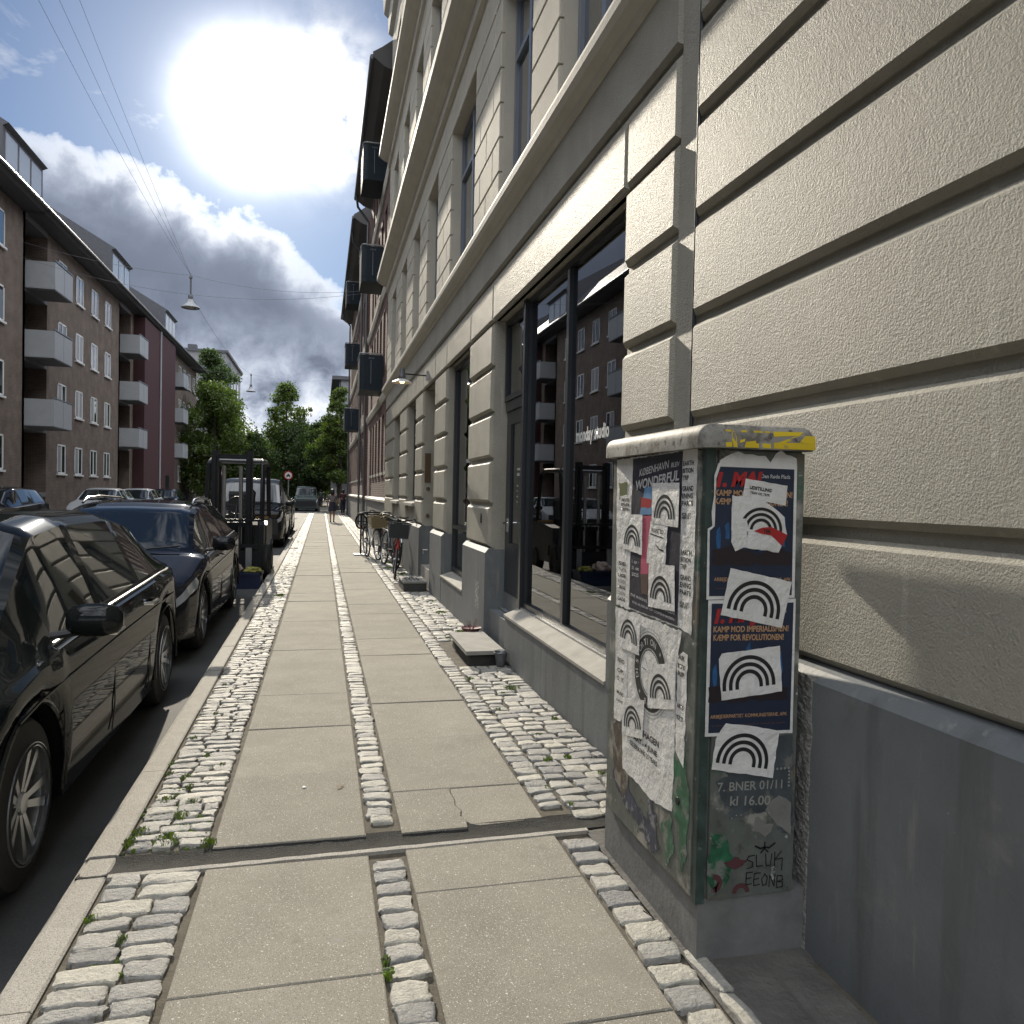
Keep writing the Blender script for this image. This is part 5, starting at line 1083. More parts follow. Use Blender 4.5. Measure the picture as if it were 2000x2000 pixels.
navy_p = paint('navy_car_paint', (.009, .0095, .012)); black_p = paint('black_car_paint', (.010, .012, .012)); van_p = paint('black_van_paint', (.012, .013, .014)); silver_p = paint('silver_car_paint', (.32, .33, .34)); green_p = paint('grey_green_van_paint', (.055, .07, .065))
WAGON = dict(top=[(0, .60), (.01, .66), (.05, .74), (.22, .93), (.245, .95), (.40, 1.36), (.46, 1.425), (.60, 1.45), (.80, 1.42), (.90, 1.36), (.955, 1.10), (.985, .92), (1, .82)],
             belt=[(0, .56), (.05, .70), (.22, .90), (.5, .95), (.85, 1.02), (.96, .97), (1, .80)], w=[(0, .72), (.012, .84), (.04, .93), (.10, .985), (.2, 1), (.85, 1), (.94, .955), (.98, .88), (1, .76)],
             wr=[(0, .7), (.24, .80), (.40, .68), (.6, .67), (.9, .62), (.955, .70), (1, .7)], sill=[(0, .22), (.1, .18), (.9, .18), (1, .30)], wheels=[.195, .80], side_glass=[(.285, .455), (.475, .66), (.68, .86)], ws=[(.25, .42), (.905, .955)],
             lamps=[('headlight', .012, .115, 4), ('tail_light', .93, .985, 3)], caps=[[('grille', .3, .56)], [('bumper', .2, .5)]], handles=(.46, .66), seams=(.285, .465, .67), mirror=(.30, 1.02), rails=(.46, .88), chromeline=(.27, .9), chrome=True, plate=.36, wiper=.245, char=True)
vehicle('parked_car', 'dark blue estate car facing the viewer, second from the front of the parked row', 'car', -1.10, 7.28, 4.65, .90, WAGON, navy_p)
for k_ in ('top', 'belt'): WAGON[k_] = [(a_, b_*1.06) for a_, b_ in WAGON[k_]]
WAGON['mirror'] = (.30, 1.05)
HATCH = dict(top=[(0, .86), (.02, .96), (.06, 1.06), (.10, 1.14), (.22, 1.38), (.34, 1.45), (.55, 1.46), (.64, 1.42), (.80, .97), (.95, .80), (.99, .66), (1, .6)],
             belt=[(0, .84), (.05, .96), (.2, .965), (.5, .93), (.78, .88), (.95, .76), (1, .56)], w=[(0, .74), (.015, .86), (.05, .94), (.12, .985), (.25, 1), (.85, 1), (.95, .93), (1, .75)],
             wr=[(0, .72), (.10, .70), (.22, .66), (.5, .67), (.64, .67), (.8, .8), (1, .7)], sill=[(0, .30), (.1, .2), (.9, .18), (1, .24)], wheels=[.185, .80], side_glass=[(.13, .32), (.34, .52), (.54, .70)], ws=[(.06, .20), (.65, .80)],
             lamps=[('tail_light', .012, .075, 4), ('headlight', .9, .985, 4)], caps=[[('bumper', .28, .5)], [('grille', .3, .56)]], handles=(.335, .54), seams=(.33, .53, .72), mirror=(.71, 1.0), chromeline=(.10, .72), chrome=True, char=True)
# the nearest car also faces the viewer: build it with the rear at the far end
def flip(T):
    F = dict(T)
    for k in ('top', 'belt', 'w', 'wr', 'sill'): F[k] = sorted([(1-a, b) for a, b in T[k]])
    F['wheels'] = [1-a for a in T['wheels']]; F['side_glass'] = [(1-b, 1-a) for a, b in T['side_glass']]; F['ws'] = [(1-b, 1-a) for a, b in T['ws']][::-1]; F['lamps'] = [(n_, 1-b, 1-a, c) for n_, a, b, c in T['lamps']]; F['caps'] = T['caps'][::-1]
    F['handles'] = [1-a for a in T['handles']]; F['seams'] = [1-a for a in T['seams']]; F['mirror'] = (1-T['mirror'][0], T['mirror'][1])
    if 'chromeline' in T: F['chromeline'] = (1-T['chromeline'][1], 1-T['chromeline'][0])
    if 'rails' in T: F['rails'] = (1-T['rails'][1], 1-T['rails'][0])
    return F
vehicle('parked_car', 'black hatchback nearest to the viewer at the lower left, tail towards the blue estate car', 'car', -1.08, 2.50, 4.45, .89, flip(HATCH), black_p)
VAN = dict(top=[(0, .95), (.006, 1.02), (.03, 1.08), (.16, 1.20), (.175, 1.23), (.30, 1.84), (.36, 1.93), (.6, 1.96), (.92, 1.95), (.975, 1.86), (1, 1.70)],
           belt=[(0, .80), (.03, 1.0), (.16, 1.14), (.3, 1.16), (.9, 1.18), (1, 1.16)], w=[(0, .84), (.01, .92), (.04, .97), (.1, 1), (.93, 1), (.985, .97), (1, .92)], wr=[(0, .85), (.17, .88), (.3, .80), (.5, .80), (.95, .79), (1, .76)],
           sill=[(0, .24), (.1, .24), (.95, .26), (1, .30)], wheels=[.18, .79], side_glass=[(.20, .37), (.39, .64), (.66, .93)], ws=[(.178, .31)], lamps=[('headlight', .0, .055, 4), ('tail_light', .975, 1, 3)], caps=[[('grille', .45, .80)], [('bumper', .25, .5)]],
           handles=(.36, .42), seams=(.2, .38, .65), mirror=(.215, 1.22), mirror_mat=black_m, plate=.40, wiper=.175)
vehicle('parked_van', 'large black van facing the viewer behind the forklift', 'van', -.98, 22.0, 5.2, .97, VAN, van_p)
vehicle('parked_car', 'dark car almost hidden behind the black van', 'car', -1.02, 28.5, 4.5, .90, WAGON, black_p, detail=False)
vehicle('parked_van', 'grey-green van with a glaring windscreen parked beyond the black van', 'van', -.22, 61.5, 4.8, .92, VAN, green_p, detail=False)
for x, y, T_, p_, lab in ((-8.05, 33.5, WAGON, silver_p, 'silver car on the far side of the road, nearest to the left edge'), (-8.0, 39.5, WAGON, silver_p, 'pale car on the far side of the road, in the middle of three'), (-7.8, 45.5, WAGON, navy_p, 'dark car on the far side of the road, farthest of three'), (-8.0, 9.0, WAGON, silver_p, 'silver car across the road mirrored in the shop window'), (-8.0, 22, WAGON, navy_p, 'dark car across the road mirrored near the shop door')):
    vehicle('parked_car', lab, 'car', x, y, 4.5, .9, T_, p_, detail=False, group='cars parked across the road')

# ---- forklift
fk = thing('forklift', 'black forklift truck parked between the blue estate car and the black van', 'forklift', (-1.49, 15.3, ROADZ))
def fb(name, mt, m, p=fk, **k): return m.build(name, mt, p, **k)
for s in (-1, 1):
    m = MB(); m.box(s*.28-.055, s*.28+.055, -1.32, -1.18, .06, 2.26); m.box(s*.28-.02, s*.28+.02, -1.36, -1.3, .1, 2.18); fb('mast_rail', black_m, m)
for z_ in (2.12, .95, .3): m = MB(); m.box(-.225, .225, -1.28, -1.20, z_, z_+.08); fb('mast_cross', black_m, m)
m = MB(); m.tube([(-.14, -1.25, .1), (-.14, -1.25, 2.0)], .035, 8); m.tube([(.14, -1.25, .1), (.14, -1.25, 2.0)], .035, 8); fb('lift_cylinder', steel, m)
m = MB(); m.box(-.5, .5, -1.42, -1.37, .12, .55); m.box(-.5, .5, -1.42, -1.38, .60, .66)
for x in (-.45, -.15, .15, .45): m.box(x-.015, x+.015, -1.41, -1.385, .55, 1.05)
m.box(-.5, .5, -1.41, -1.385, 1.05, 1.09); fb('fork_carriage', black_m, m)
for s in (-1, 1): m = MB(); m.box(s*.3-.05, s*.3+.05, -1.9, -1.42, .05, .085); m.box(s*.3-.05, s*.3+.05, -1.46, -1.42, .05, .6); fb('fork', steel, m)
m = MB(); m.prism_x([(-1.1, .25), (-1.12, .98), (-.98, 1.04), (-.86, .98), (-.80, .60), (-.45, .60), (-.40, .95), (.35, 1.0), (.6, 1.05), (1.15, 1.0), (1.28, .75), (1.28, .3), (1.1, .22)], -.52, .52); fb('body', mat('forklift_body', (.018, .02, .022), .5, spec=.3), m)
m = MB(); m.prism_x([(.5, .9), (.5, 1.08), (1.1, 1.04), (1.3, .8), (1.3, .35), (1.2, .3)], -.48, .48); fb('counterweight', mat('ochre_panel', (.28, .17, .05), .45), m)
for s in (-1, 1):
    m = MB(); m.tube([(s*.46, -1.0, .65), (s*.47, -.85, 1.3), (s*.46, -.68, 2.04), (s*.43, -.55, 2.12), (s*.43, .5, 2.14), (s*.46, .72, 2.05), (s*.47, .95, .98)], .042, 8); fb('guard_post', black_m, m, smooth=True)
m = MB(); m.tube([(-.43, -.6, 2.12), (.43, -.6, 2.12)], .04, 8); m.tube([(-.43, .55, 2.13), (.43, .55, 2.13)], .035, 8)
for i in range(6): m.box(-.42, .42, -.45+.18*i, -.42+.18*i, 2.10, 2.14)
fb('overhead_guard', mat('guard_paint', (.10, .10, .105), .22, coat=.6), m)
m = MB(); m.box(-.25, .25, -.05, .42, 1.0, 1.12); m.prism_x([(.36, 1.1), (.46, 1.1), (.56, 1.52), (.48, 1.56), (.40, 1.5)], -.24, .24); fb('seat', blackp, m)
m = MB(); m.tube([(.17*math.cos(a), -.42+.06*math.sin(a), 1.30+.16*math.sin(a)) for a in [2*math.pi*k/20 for k in range(20)]], .016, 6, closed=True); m.tube([(0, -.42, 1.3), (0, -.75, .9)], .03, 8); m.tube([(-.16, -.42, 1.3), (.16, -.42, 1.3)], .012, 6); fb('steering_wheel', black_m, m)
for sx in (-1, 1):
    m = MB(); m.lathe([(0, 0), (.12, .0), (.14, .02), (.27, .02), (.31, -.02), (.31, -.18), (0, -.18)] if sx > 0 else [(0, 0), (.12, .0), (.14, -.02), (.27, -.02), (.31, .02), (.31, .18), (0, .18)], (sx*.60, -.78, .31), 'x', 26); fb('wheel', tyre_m, m, smooth=True)
    m = MB(); m.lathe([(0, 0), (.10, .0), (.22, .01*sx), (.24, -.02*sx), (.24, -.16*sx), (0, -.16*sx)], (sx*.55, .82, .24), 'x', 24); fb('wheel', tyre_m, m, smooth=True)
    m = MB(); m.tube([(sx*.62, -1.08, .35), (sx*.63, -1.0, .62), (sx*.63, -.78, .70), (sx*.62, -.5, .62), (sx*.60, -.42, .4)], .022, 6); fb('mudguard', black_m, m)
m = MB(); m.tube([(.30, -1.0, 1.0), (.35, -.95, 1.55), (.28, -.95, 1.62)], .018, 6); m.tube([(.2, -1.0, .7), (.25, -1.0, 1.25)], .012, 6); m.tube([(.30, -1.1, .5), (.42, -1.1, .45), (.46, -1.05, .15)], .016, 6); fb('lever', black_m, m)
t = thing('plastic_crate', 'low blue plastic crate on the road before the forklift', 'crate', (-1.25, 13.2, ROADZ)); bp = mat('blue_plastic', (.008, .016, .05), .5)
m = MB(); m.box(-.32, .32, -.22, .22, 0, .02); m.box(-.32, -.30, -.22, .22, .02, .24); m.box(.30, .32, -.22, .22, .02, .24); m.box(-.30, .30, -.22, -.20, .02, .24); m.box(-.30, .30, .20, .22, .02, .24); m.build('tub', bp, t); m = MB(); m.box(-.34, .34, -.24, -.215, .22, .26); m.box(-.34, .34, .215, .24, .22, .26); m.box(-.34, -.315, -.24, .24, .22, .26); m.box(.315, .34, -.24, .24, .22, .26); m.build('rim', bp, t)
def lump(name, label, cat, loc, s, mt, seed):
    import bmesh
    bm = bmesh.new(); bmesh.ops.create_icosphere(bm, subdivisions=4, radius=1)
    for v in bm.verts:
        d = noise.fractal(v.co*1.6+Vector((seed, 0, 0)), 1.0, 2.2, 4); v.co *= 1+.32*d; v.co = Vector((v.co.x*s[0], v.co.y*s[1], max(v.co.z, -.6)*s[2]))
    me = bpy.data.meshes.new(name); bm.to_mesh(me); bm.free(); me.materials.append(mt); me.polygons.foreach_set('use_smooth', [True]*len(me.polygons)); o = bpy.data.objects.new(name, me); COL.objects.link(o); o.location = loc; return tag(o, label, cat)
lump('cloth_bag', 'crumpled yellow-green rag lying on the blue crate', 'rag', (-1.06, 13.15, .18), (.13, .12, .07), mat('yellow_cloth', (.20, .19, .04), .8), 2)
lump('cloth_bag', 'crumpled pale rag on the blue crate left of the yellow one', 'rag', (-1.40, 13.2, .21), (.16, .14, .11), mat('pink_cloth', (.32, .25, .22), .8), 5)

# ================================================================== BICYCLES, RACK, SMALL THINGS BY THE WALL
def bicycle(label, loc, rz, lean, frame, basket=None, guard=None, seed=0):
    t = thing('bicycle', label, 'bicycle', loc, rz, group='bicycles parked along the wall'); t.rotation_euler = (0, lean, rz)
    R0 = .34; wb = 1.06
    for i, y in enumerate((-wb/2, wb/2)):
        m = MB(); m.tube([(0, y+R0*math.cos(a), R0+R0*math.sin(a)) for a in [2*math.pi*k/36 for k in range(36)]], .019, 8, closed=True); W = m.build('wheel', tyre_m, t, smooth=True)
        m = MB(); m.tube([(0, y+(R0-.03)*math.cos(a), R0+(R0-.03)*math.sin(a)) for a in [2*math.pi*k/36 for k in range(36)]], .009, 6, closed=True); m.tube([(-.05, y, R0), (.05, y, R0)], .022, 8); m.build('rim', steel, W)
        m = MB()
        for k in range(18): a = 2*math.pi*k/18; m.tube([(.02*(1 if k % 2 else -1), y, R0), (0, y+(R0-.03)*math.cos(a), R0+(R0-.03)*math.sin(a))], .0022, 4)
        m.build('spokes', steel, W)
        m = MB(); a0, a1 = ((-.2, 2.6) if i == 0 else (.3, 3.4)); m.tube([(0, y+(R0+.035)*math.cos(a), R0+(R0+.035)*math.sin(a)) for a in [a0+(a1-a0)*k/16 for k in range(17)]], .022, 6); m.build('mudguard', guard or frame, t, smooth=True)
    bb = (0, .08, .30); st = (0, .26, .78); hd = (0, -.36, .80); hb = (0, -.40, .62)
    m = MB(); m.tube([bb, st], .017, 8); m.tube([bb, hb], .019, 8); m.tube([(0, .24, .70), hd], .016, 8); m.tube([hd, hb], .02, 8); m.tube([bb, (0, wb/2, R0)], .011, 6); m.tube([(0, .25, .72), (0, wb/2, R0)], .010, 6); m.tube([hb, (-.05, -.43, .55), (-.05, -wb/2, R0)], .012, 6); m.tube([hb, (.05, -.43, .55), (.05, -wb/2, R0)], .012, 6); m.build('frame', frame, t, smooth=True)
    m = MB(); m.tube([hd, (0, -.34, 1.0)], .014, 8); m.tube([(-.30, -.14, 1.03), (-.26, -.30, 1.05), (-.08, -.37, 1.0), (.08, -.37, 1.0), (.26, -.30, 1.05), (.30, -.14, 1.03)], .012, 8); m.build('handlebar', black_m, t, smooth=True)
    for s in (-1, 1): m = MB(); m.tube([(s*.297, -.15, 1.03), (s*.31, -.06, 1.02)], .018, 8); m.build('grip', blackp, t)
    m = MB(); m.lathe([(0, .98), (.045, .98), (.05, .95), (.04, .90), (0, .88)], (0, -.44, 0), 'z', 12); m.build('headlamp', black_m, t, smooth=True)
    m = MB(); m.tube([st, (0, .29, .92)], .014, 8); m.build('seat_post', steel, t)
    m = MB(); m.add([(-.08, .40, .95), (.08, .40, .95), (.085, .30, .955), (.03, .15, .95), (-.03, .15, .95), (-.085, .30, .955), (-.07, .40, .91), (.07, .40, .91), (.07, .30, .92), (.02, .15, .93), (-.02, .15, .93), (-.07, .30, .92)], [(0, 1, 2, 3, 4, 5), (6, 11, 10, 9, 8, 7), (0, 6, 7, 1), (1, 7, 8, 2), (2, 8, 9, 3), (3, 9, 10, 4), (4, 10, 11, 5), (5, 11, 6, 0)]); m.build('saddle', blackp, t)
    m = MB(); m.lathe([(.085, .045), (.09, .05), (.085, .055)], (0, .08, .30), 'x', 20); m.tube([(.06, .08, .30), (.07, .08, .15)], .01, 6); m.tube([(-.06, .08, .30), (-.07, .08, .45)], .01, 6); m.box(.07, .15, .04, .12, .13, .155); m.box(-.15, -.07, .04, .12, .44, .465); m.build('crank', black_m, t)
    m = MB(); 
    for s in (-1, 1): m.tube([(s*.06, .38, .74), (s*.06, .75, .74)], .007, 6); m.tube([(s*.06, .7, .74), (s*.04, wb/2, R0)], .006, 6)
    for k in range(4): m.tube([(-.06, .42+.1*k, .74), (.06, .42+.1*k, .74)], .005, 5)
    m.build('rear_rack', black_m, t)
    m = MB(); m.lathe([(0, 0), (.025, 0), (.025, .02), (0, .02)], (0, .77, .66), 'y', 10); m.build('rear_light', red_ink, t)
    if basket:
        m = MB(); x0, x1, y0, y1, z0, z1 = -.19, .19, -.74, -.44, .72, .98
        for k in range(9): z = z0+(z1-z0)*k/8; f = .85+.15*k/8; m.tube([(x0*f, y0, z), (x1*f, y0, z), (x1*f, y1, z), (x0*f, y1, z)], .006, 4, closed=True)
        for k in range(9): x = x0+(x1-x0)*k/8; m.tube([(x*.85, y0+.02, z0), (x, y0, z1)], .005, 4); m.tube([(x*.85, y1, z0), (x, y1, z1)], .005, 4)
        m.box(x0*.8, x1*.8, y0+.02, y1, z0, z0+.01); m.box(x0*.86, x1*.86, y0+.01, y0+.016, z0, z1-.02); m.build('basket', basket, t)
    return t
bicycle('nearest bicycle by the stone step, black with a red mudguard and a front basket', (1.30, 14.0, 0), R(-4), R(4), black_m, basket=frame_m, guard=mat('red_guard', (.30, .02, .015), .35))
bicycle('second bicycle from the stone step, black frame, pale trim, leaning to the wall', (1.36, 15.7, 0), R(8), R(5), black_m, guard=steel)
bicycle('third bicycle from the stone step, white frame, beside the bicycle stand', (1.15, 17.7, 0), R(10), R(-3), white_p, basket=mat('wicker', (.24, .19, .10), .8), guard=black_m)
bicycle('farthest bicycle with a wicker basket behind the bicycle stand', (1.42, 19.3, 0), R(-6), R(4), mat('dark_blue_frame', (.02, .025, .06), .3), basket=MATS['wicker'], guard=black_m)
t = thing('bicycle_stand', 'black tubular stand with a ring and a pale foot plate beside the bicycles', 'bicycle stand', (.93, 18.6, 0))
for s in (0, .14): m = MB(); m.tube([(s, 0, .02), (s, 0, 1.02)], .022, 8); m.build('post', black_m, t, smooth=True)
m = MB(); m.tube([(0, 0, 1.0), (.14, 0, 1.02), (.55, 0, 1.02)], .022, 8); m.build('top_bar', black_m, t, smooth=True)
m = MB(); m.tube([(-.0+.125*math.cos(a), -.03, .80+.17*math.sin(a)) for a in [2*math.pi*k/28 for k in range(28)]], .022, 8, closed=True); m.tube([(-.12, -.03, .80), (.12, -.03, .80)], .012, 6); m.build('ring', black_m, t, smooth=True)
m = MB(); m.box(-.16, .16, -.2, .15, .0, .03); m.build('foot_plate', steel, t)
# bucket and saucer by the shop step
t = thing('metal_bucket', 'small zinc bucket standing against the near end of the shop step', 'bucket', (1.545, 6.51, -.004))
m = MB(); m.lathe([(0, .01), (.038, .01), (.058, .125), (.064, .13), (.060, .134), (.054, .125), (.036, .02), (0, .02)], (0, 0, 0), 'z', 24); m.build('pail', mat('dull_zinc', (.16, .165, .17), .4, metal=.6, var=.2, vscale=20), t, smooth=True)
m = MB(); m.tube([(-.06, 0, .125), (-.05, .03, .14), (0, .045, .145), (.05, .03, .14), (.06, 0, .125)], .003, 5); m.build('handle', steel, t)
t = thing('plant_saucer', 'dark pink round saucer with a withered plant between the shop step and the wall', 'saucer', (1.50, 7.66, -.12))
m = MB(); m.lathe([(0, .245), (.09, .245), (.10, .265), (.105, .268), (.09, .255), (0, .252)], (0, 0, 0), 'z', 22); m.lathe([(0, .11), (.07, .11), (.08, .24), (0, .245)], (0, 0, 0), 'z', 16); m.build('dish', mat('dusty_pink_clay', (.20, .10, .10), .7), t, smooth=True)
m = MB(); r = random.Random(2)
for k in range(14): a = r.uniform(0, 6.28); d = r.uniform(.02, .07); m.tube([(d*.3*math.cos(a), d*.3*math.sin(a), .25), (d*math.cos(a), d*math.sin(a), .25+r.uniform(.04, .12))], .002, 4)
m.build('stems', mat('dry_stems', (.14, .07, .07), .9), t)
# ================================================================== LAMPS AND WIRES
shade_m = mat('lamp_shade_grey', (.35, .36, .37), .4)
def street_lamp(label, x, y, z):
    t = thing('hanging_street_lamp', label, 'street lamp', (x, y, z), group='street lamps hung over the road')
    m = MB(); m.lathe([(.36, .0), (.37, .02), (.34, .06), (.22, .15), (.15, .24), (.13, .36), (0, .38)], (0, 0, 0), 'z', 28); m.build('shade', shade_m, t, smooth=True)
    m = MB(); m.lathe([(0, .38), (.09, .38), (.10, .50), (.07, .56), (0, .57)], (0, 0, 0), 'z', 16); m.tube([(0, 0, .5), (0, 0, 1.35)], .035, 8); m.lathe([(0, 1.2), (.06, 1.22), (.07, 1.28), (.03, 1.36), (0, 1.45)], (0, 0, 0), 'z', 12); m.build('stem', mat('lamp_stem', (.12, .12, .13), .5), t, smooth=True)
    m = MB(); m.lathe([(0, -.02), (.12, .0), (.16, .06), (0, .08)], (0, 0, 0), 'z', 16); m.build('bulb', mat('frosted_glass', (.5, .5, .48), .3), t, smooth=True)
    return t
street_lamp('nearer street lamp hanging high over the road on wires', -5.4, 34.5, 8.99); street_lamp('farther street lamp hanging on wires over the trees', -5.4, 62.8, 9.06)
wire_m = mat('wire', (.16, .16, .17), .5)
def wire(label, a, b, sag=.2, r=.006):
    m = MB(); a = Vector(a); b = Vector(b); m.tube([a.lerp(b, k/12)+Vector((0, 0, -4*sag*(k/12)*(1-k/12))) for k in range(13)], r, 5)
    tag(m.build('overhead_wire', wire_m), label, 'wire', group='wires holding the street lamps')
L1 = (-5.4, 34.5, 10.35); L1b = (-5.4, 34.5, 9.55)
wire('upper wire from the nearer street lamp to the brick building', L1, (1.9, 34.5, 10.35), .35); wire('lower wire from the nearer street lamp to the brick building', L1b, (1.9, 34.5, 10.25), .25)
wire('upper wire from the nearer street lamp to the left building', L1, (-12, 34.5, 11.2), .2); wire('lower wire from the nearer street lamp to the left building', L1b, (-12, 34.5, 10.6), .2)
wire('long wire rising from the nearer lamp towards the viewer, highest of three', L1, (-5.4, 8, 14.3), .3, .004); wire('long wire rising from the nearer lamp towards the viewer, middle of three', L1, (-5.9, 8, 13.9), .4, .004); wire('long wire rising from the nearer lamp towards the viewer, lowest of three', L1, (-6.1, 8, 13.0), .5, .004)
wire('cross wire high over the road near the viewer', (-12, 8, 13.9), (1.66, 8, 14.2), .1, .009)
wire('wire from the farther street lamp to the right', (-5.4, 62.8, 10.4), (1.7, 66, 11), .4); wire('wire from the farther street lamp to the left', (-5.4, 62.8, 10.4), (-12, 64, 11.2), .2)
wire('thin wire running from the nearer lamp on to the farther lamp', L1b, (-5.4, 62.8, 10.4), .5)
# wall lamp by the recessed door
t = thing('wall_lamp', 'wall lamp with a pale shallow shade over the recessed door', 'wall lamp', (1.65, 12.45, 3.38))
m = MB(); m.box(-.035, 0, -.05, .05, -.05, .09); m.build('bracket', steel, t); m = MB(); m.tube([(-.03, 0, .02), (-.42, 0, .03)], .011, 8); m.build('arm', black_m, t)
m = MB(); m.lathe([(0, .10), (.035, .095), (.045, .06), (.042, .0), (.055, -.02), (.06, -.055), (.045, -.08), (0, -.08)], (-.42, 0, .02), 'z', 18); m.build('fitting', mat('fitting_grey', (.10, .10, .11), .4), t, smooth=True)
m = MB(); m.lathe([(.05, -.075), (.09, -.09), (.17, -.135), (.168, -.14), (.09, -.10), (.045, -.085)], (-.42, 0, .02), 'z', 28); m.build('shade', mat('enamel_shade', (.6, .6, .58), .3), t, smooth=True)
m = MB(); m.lathe([(0, -.15), (.03, -.14), (.04, -.11), (.03, -.09)], (-.42, 0, .02), 'z', 14); m.build('bulb', mat('lit_bulb', (.9, .7, .4), .4, emit=((1, .62, .25), 3)), t, smooth=True)
# signs
def sign(label, x, y, z):
    t = thing('traffic_sign', label, 'traffic sign', (x, y, 0), group='round traffic signs')
    m = MB(); m.tube([(0, 0, ROADZ), (0, 0, z+.3)], .03, 8); m.build('pole', steel, t)
    m = MB(); m.lathe([(0, -.03), (.28, -.03), (.28, -.05), (0, -.05)], (0, 0, z), 'y', 28); d = m.build('disc', white_p, t); m = MB(); m.lathe([(.21, -.053), (.28, -.053)], (0, 0, z), 'y', 28); m.build('red_border', red_ink, d)
    m = MB(); m.box(-.12, .12, -.056, -.054, z-.06, z+.02); m.box(-.05, .05, -.056, -.054, z-.01, z+.09); m.lathe([(0, -.055), (.04, -.055)], (-.08, 0, z-.08), 'y', 10); m.lathe([(0, -.055), (.04, -.055)], (.08, 0, z-.08), 'y', 10); m.build('symbol', ink, d)
sign('round red bordered sign over the roof of the black van', -2.05, 51, 2.45); sign('round sign glimpsed between the forklift mast rails', -6.35, 52, 2.5)
t = thing('litter_bin', 'dark cylindrical litter bin by the wall past the side street', 'bin', (1.15, 62.5, 0)); m = MB(); m.lathe([(0, .02), (.28, .02), (.32, .9), (.30, .92), (.27, .86), (0, .85)], (0, 0, 0), 'z', 18); m.build('drum', mat('olive_bin', (.08, .08, .05), .6), t, smooth=True); m = MB(); m.tube([(0, 0, 0), (0, 0, 1.05)], .03, 6); m.build('post', steel, t)
t = thing('banner_sign', 'tall pale banner board standing on the pavement past the side street', 'board', (.95, 64, 0)); m = MB(); m.box(-.2, .2, 0, .04, .9, 2.6); m.build('board', mat('pale_board', (.35, .36, .36), .6), t); m = MB(); m.tube([(-.2, .02, 0), (-.2, .02, 2.7)], .025, 6); m.build('pole', steel, t)

# ================================================================== PEOPLE
def skinned(name, pts, edges, rad, mt, parent, levels=2):
    me = bpy.data.meshes.new(name); me.from_pydata(pts, edges, []); o = bpy.data.objects.new(name, me); COL.objects.link(o)
    md = o.modifiers.new('s', 'SKIN'); sv = me.skin_vertices[0].data
    for i, r in enumerate(rad): sv[i].radius = (r, r) if not isinstance(r, tuple) else r
    sv[0].use_root = True; o.modifiers.new('d', 'SUBSURF').levels = levels; o.modifiers['d'].render_levels = levels
    bpy.context.view_layer.update(); m2 = bpy.data.meshes.new_from_object(o.evaluated_get(bpy.context.evaluated_depsgraph_get())); bpy.data.objects.remove(o)
    m2.materials.clear(); m2.materials.append(mt); m2.polygons.foreach_set('use_smooth', [True]*len(m2.polygons)); m2.polygons.foreach_set('material_index', [0]*len(m2.polygons)); q = bpy.data.objects.new(name, m2); COL.objects.link(q); q.parent = parent; return q
skin_m = mat('skin', (.30, .17, .11), .55); hair_m = mat('dark_hair', (.012, .010, .009), .5)
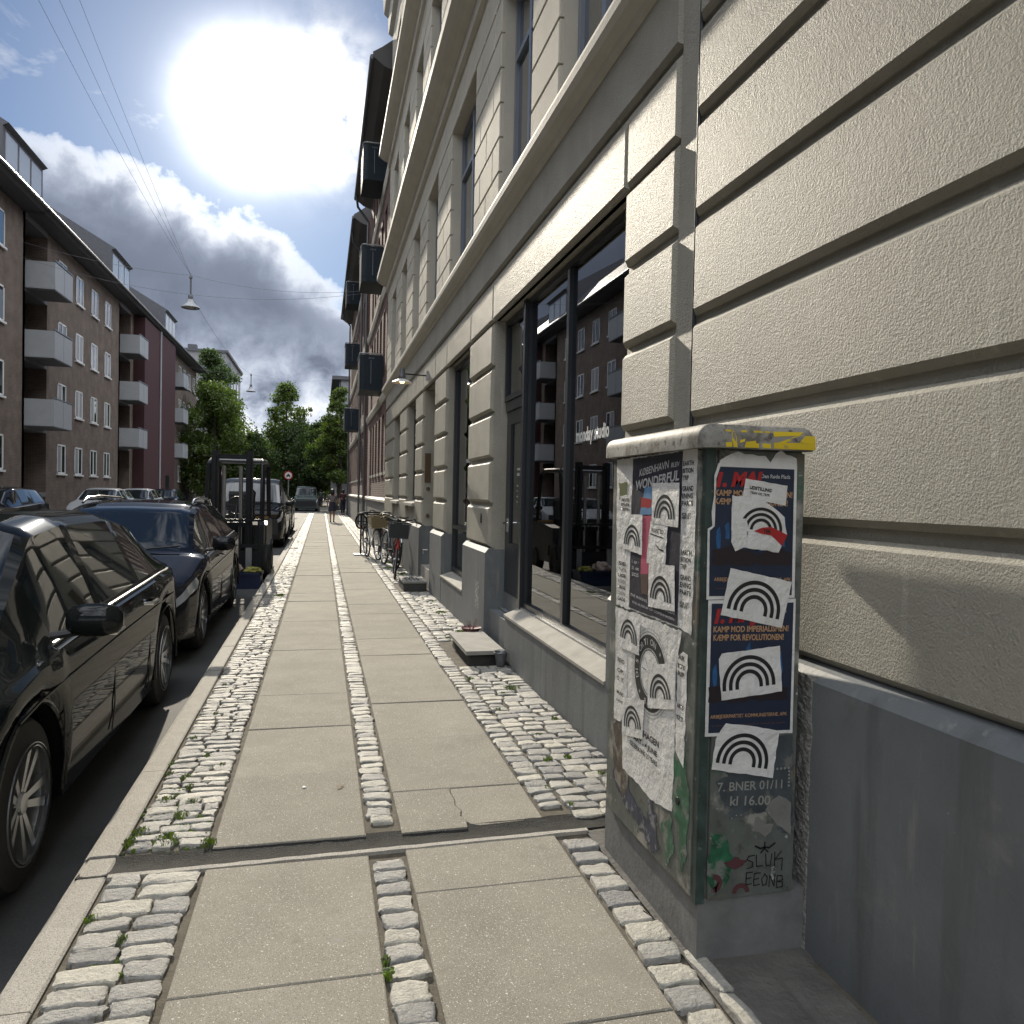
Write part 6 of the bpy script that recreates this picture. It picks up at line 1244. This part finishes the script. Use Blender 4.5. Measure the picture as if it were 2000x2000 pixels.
def person(label, x, y, h, rz, top, bottom, skirt=False, bag=False, stride=.16, hair=.16):
    t = thing('person', label, 'person', (x, y, 0), rz); s = h/1.68
    S = lambda l: [tuple(a*s for a in p) for p in l]
    P = S([(0, 0, .95), (0, 0, 1.15), (0, 0, 1.36), (0, 0, 1.45), (0, 0, 1.56), (0, -.01, 1.64),        # 0-5 spine, neck, head
           (.10, 0, .92), (.09, stride*.6, .50), (.085, stride-.05, .09), (.085, stride+.09, .03),     # 6-9 right leg
           (-.10, 0, .92), (-.09, -stride*.1, .50), (-.085, -stride-.02, .12), (-.085, -stride+.08, .03),  # 10-13 left leg
           (.17, 0, 1.37), (.23, -.03, 1.12), (.23, .05, .90), (.225, .08, .80),                           # 14-17 right arm
           (-.17, 0, 1.37), (-.24, .03, 1.12), (-.25, .02, .90), (-.25, .04, .80)])
    E_ = [(0, 1), (1, 2), (2, 3), (3, 4), (4, 5), (0, 6), (6, 7), (7, 8), (8, 9), (0, 10), (10, 11), (11, 12), (12, 13), (2, 14), (14, 15), (15, 16), (16, 17), (2, 18), (18, 19), (19, 20), (20, 21)]
    rad = [.14, .12, .14, .05, .085, .07, .095, .062, .040, .032, .095, .062, .040, .032, .058, .042, .032, .028, .058, .042, .032, .028]
    skinned('body', P, E_, [r*s for r in rad], skin_m, t)
    skinned('top_clothing', P[:3]+[P[14], P[15], P[18], P[19]], [(0, 1), (1, 2), (2, 3), (3, 4), (2, 5), (5, 6)], [r*s for r in (.155, .135, .155, .07, .052, .07, .052)], top, t)
    if skirt: m = MB(); m.lathe([(.145*s, 1.06*s), (.17*s, .95*s), (.19*s, .78*s), (.215*s, .58*s), (.20*s, .58*s), (.16*s, .9*s)], (0, 0, 0), 'z', 20); m.build('skirt', bottom, t, smooth=True)
    else: skinned('trousers', [P[0], P[6], P[7], P[8], P[10], P[11], P[12]], [(0, 1), (1, 2), (2, 3), (0, 4), (4, 5), (5, 6)], [r*s for r in (.15, .11, .078, .058, .11, .078, .058)], bottom, t)
    for i in (9, 13): m = MB(); c = P[i]; m.box(c[0]-.04*s, c[0]+.04*s, c[1]-.17*s, c[1]+.06*s, 0 if i == 9 else 0, .06*s); m.build('shoe', black_m, t)
    m = MB(); m.lathe([(0, 1.74*s), (.06*s, 1.725*s), (.10*s, 1.66*s), (.11*s, 1.58*s), (.105*s, 1.50*s), (.07*s, (1.56-hair)*s), (0, (1.56-hair)*s)], (0, -.022*s, 0), 'z', 14); m.build('hair', hair_m, t, smooth=True)
    m = MB(); m.lathe([(0, 0), (.014*s, .0), (.008*s, .03*s), (0, .035*s)], (0, .085*s, 1.57*s), 'y', 8); m.build('nose', skin_m, t)
    if bag: m = MB(); m.box(.16*s, .34*s, -.12*s, .10*s, .62*s, .90*s); b = m.build('shoulder_bag', mat('dark_bag', (.02, .02, .025), .6), t); m = MB(); m.tube([(.25*s, 0, .9*s), (.2*s, -.08*s, 1.25*s), (.14*s, 0, 1.44*s), (.2*s, .08*s, 1.2*s), (.25*s, .02, .9*s)], .01, 5); m.build('strap', black_m, b)
    return t
person('person walking away on the pavement in grey top and dark skirt', .53, 38.2, 1.56, 0, mat('grey_cloth', (.13, .11, .11), .8), mat('dark_cloth', (.015, .014, .03), .8), skirt=True, bag=True)
person('person in dark clothes standing past the side street, left of the walking one', .0, 74, 1.6, R(180), mat('teal_cloth', (.03, .06, .06), .8), MATS['dark_cloth'])
person('person in a maroon top beside the corner of the brick building', 1.38, 51.0, 1.6, R(200), mat('maroon_cloth', (.07, .02, .03), .8), MATS['dark_cloth'], stride=.05)
for o in bpy.data.objects:
    if o.type == 'MESH' and len(o.data.vertices) == 0: bpy.data.objects.remove(o)
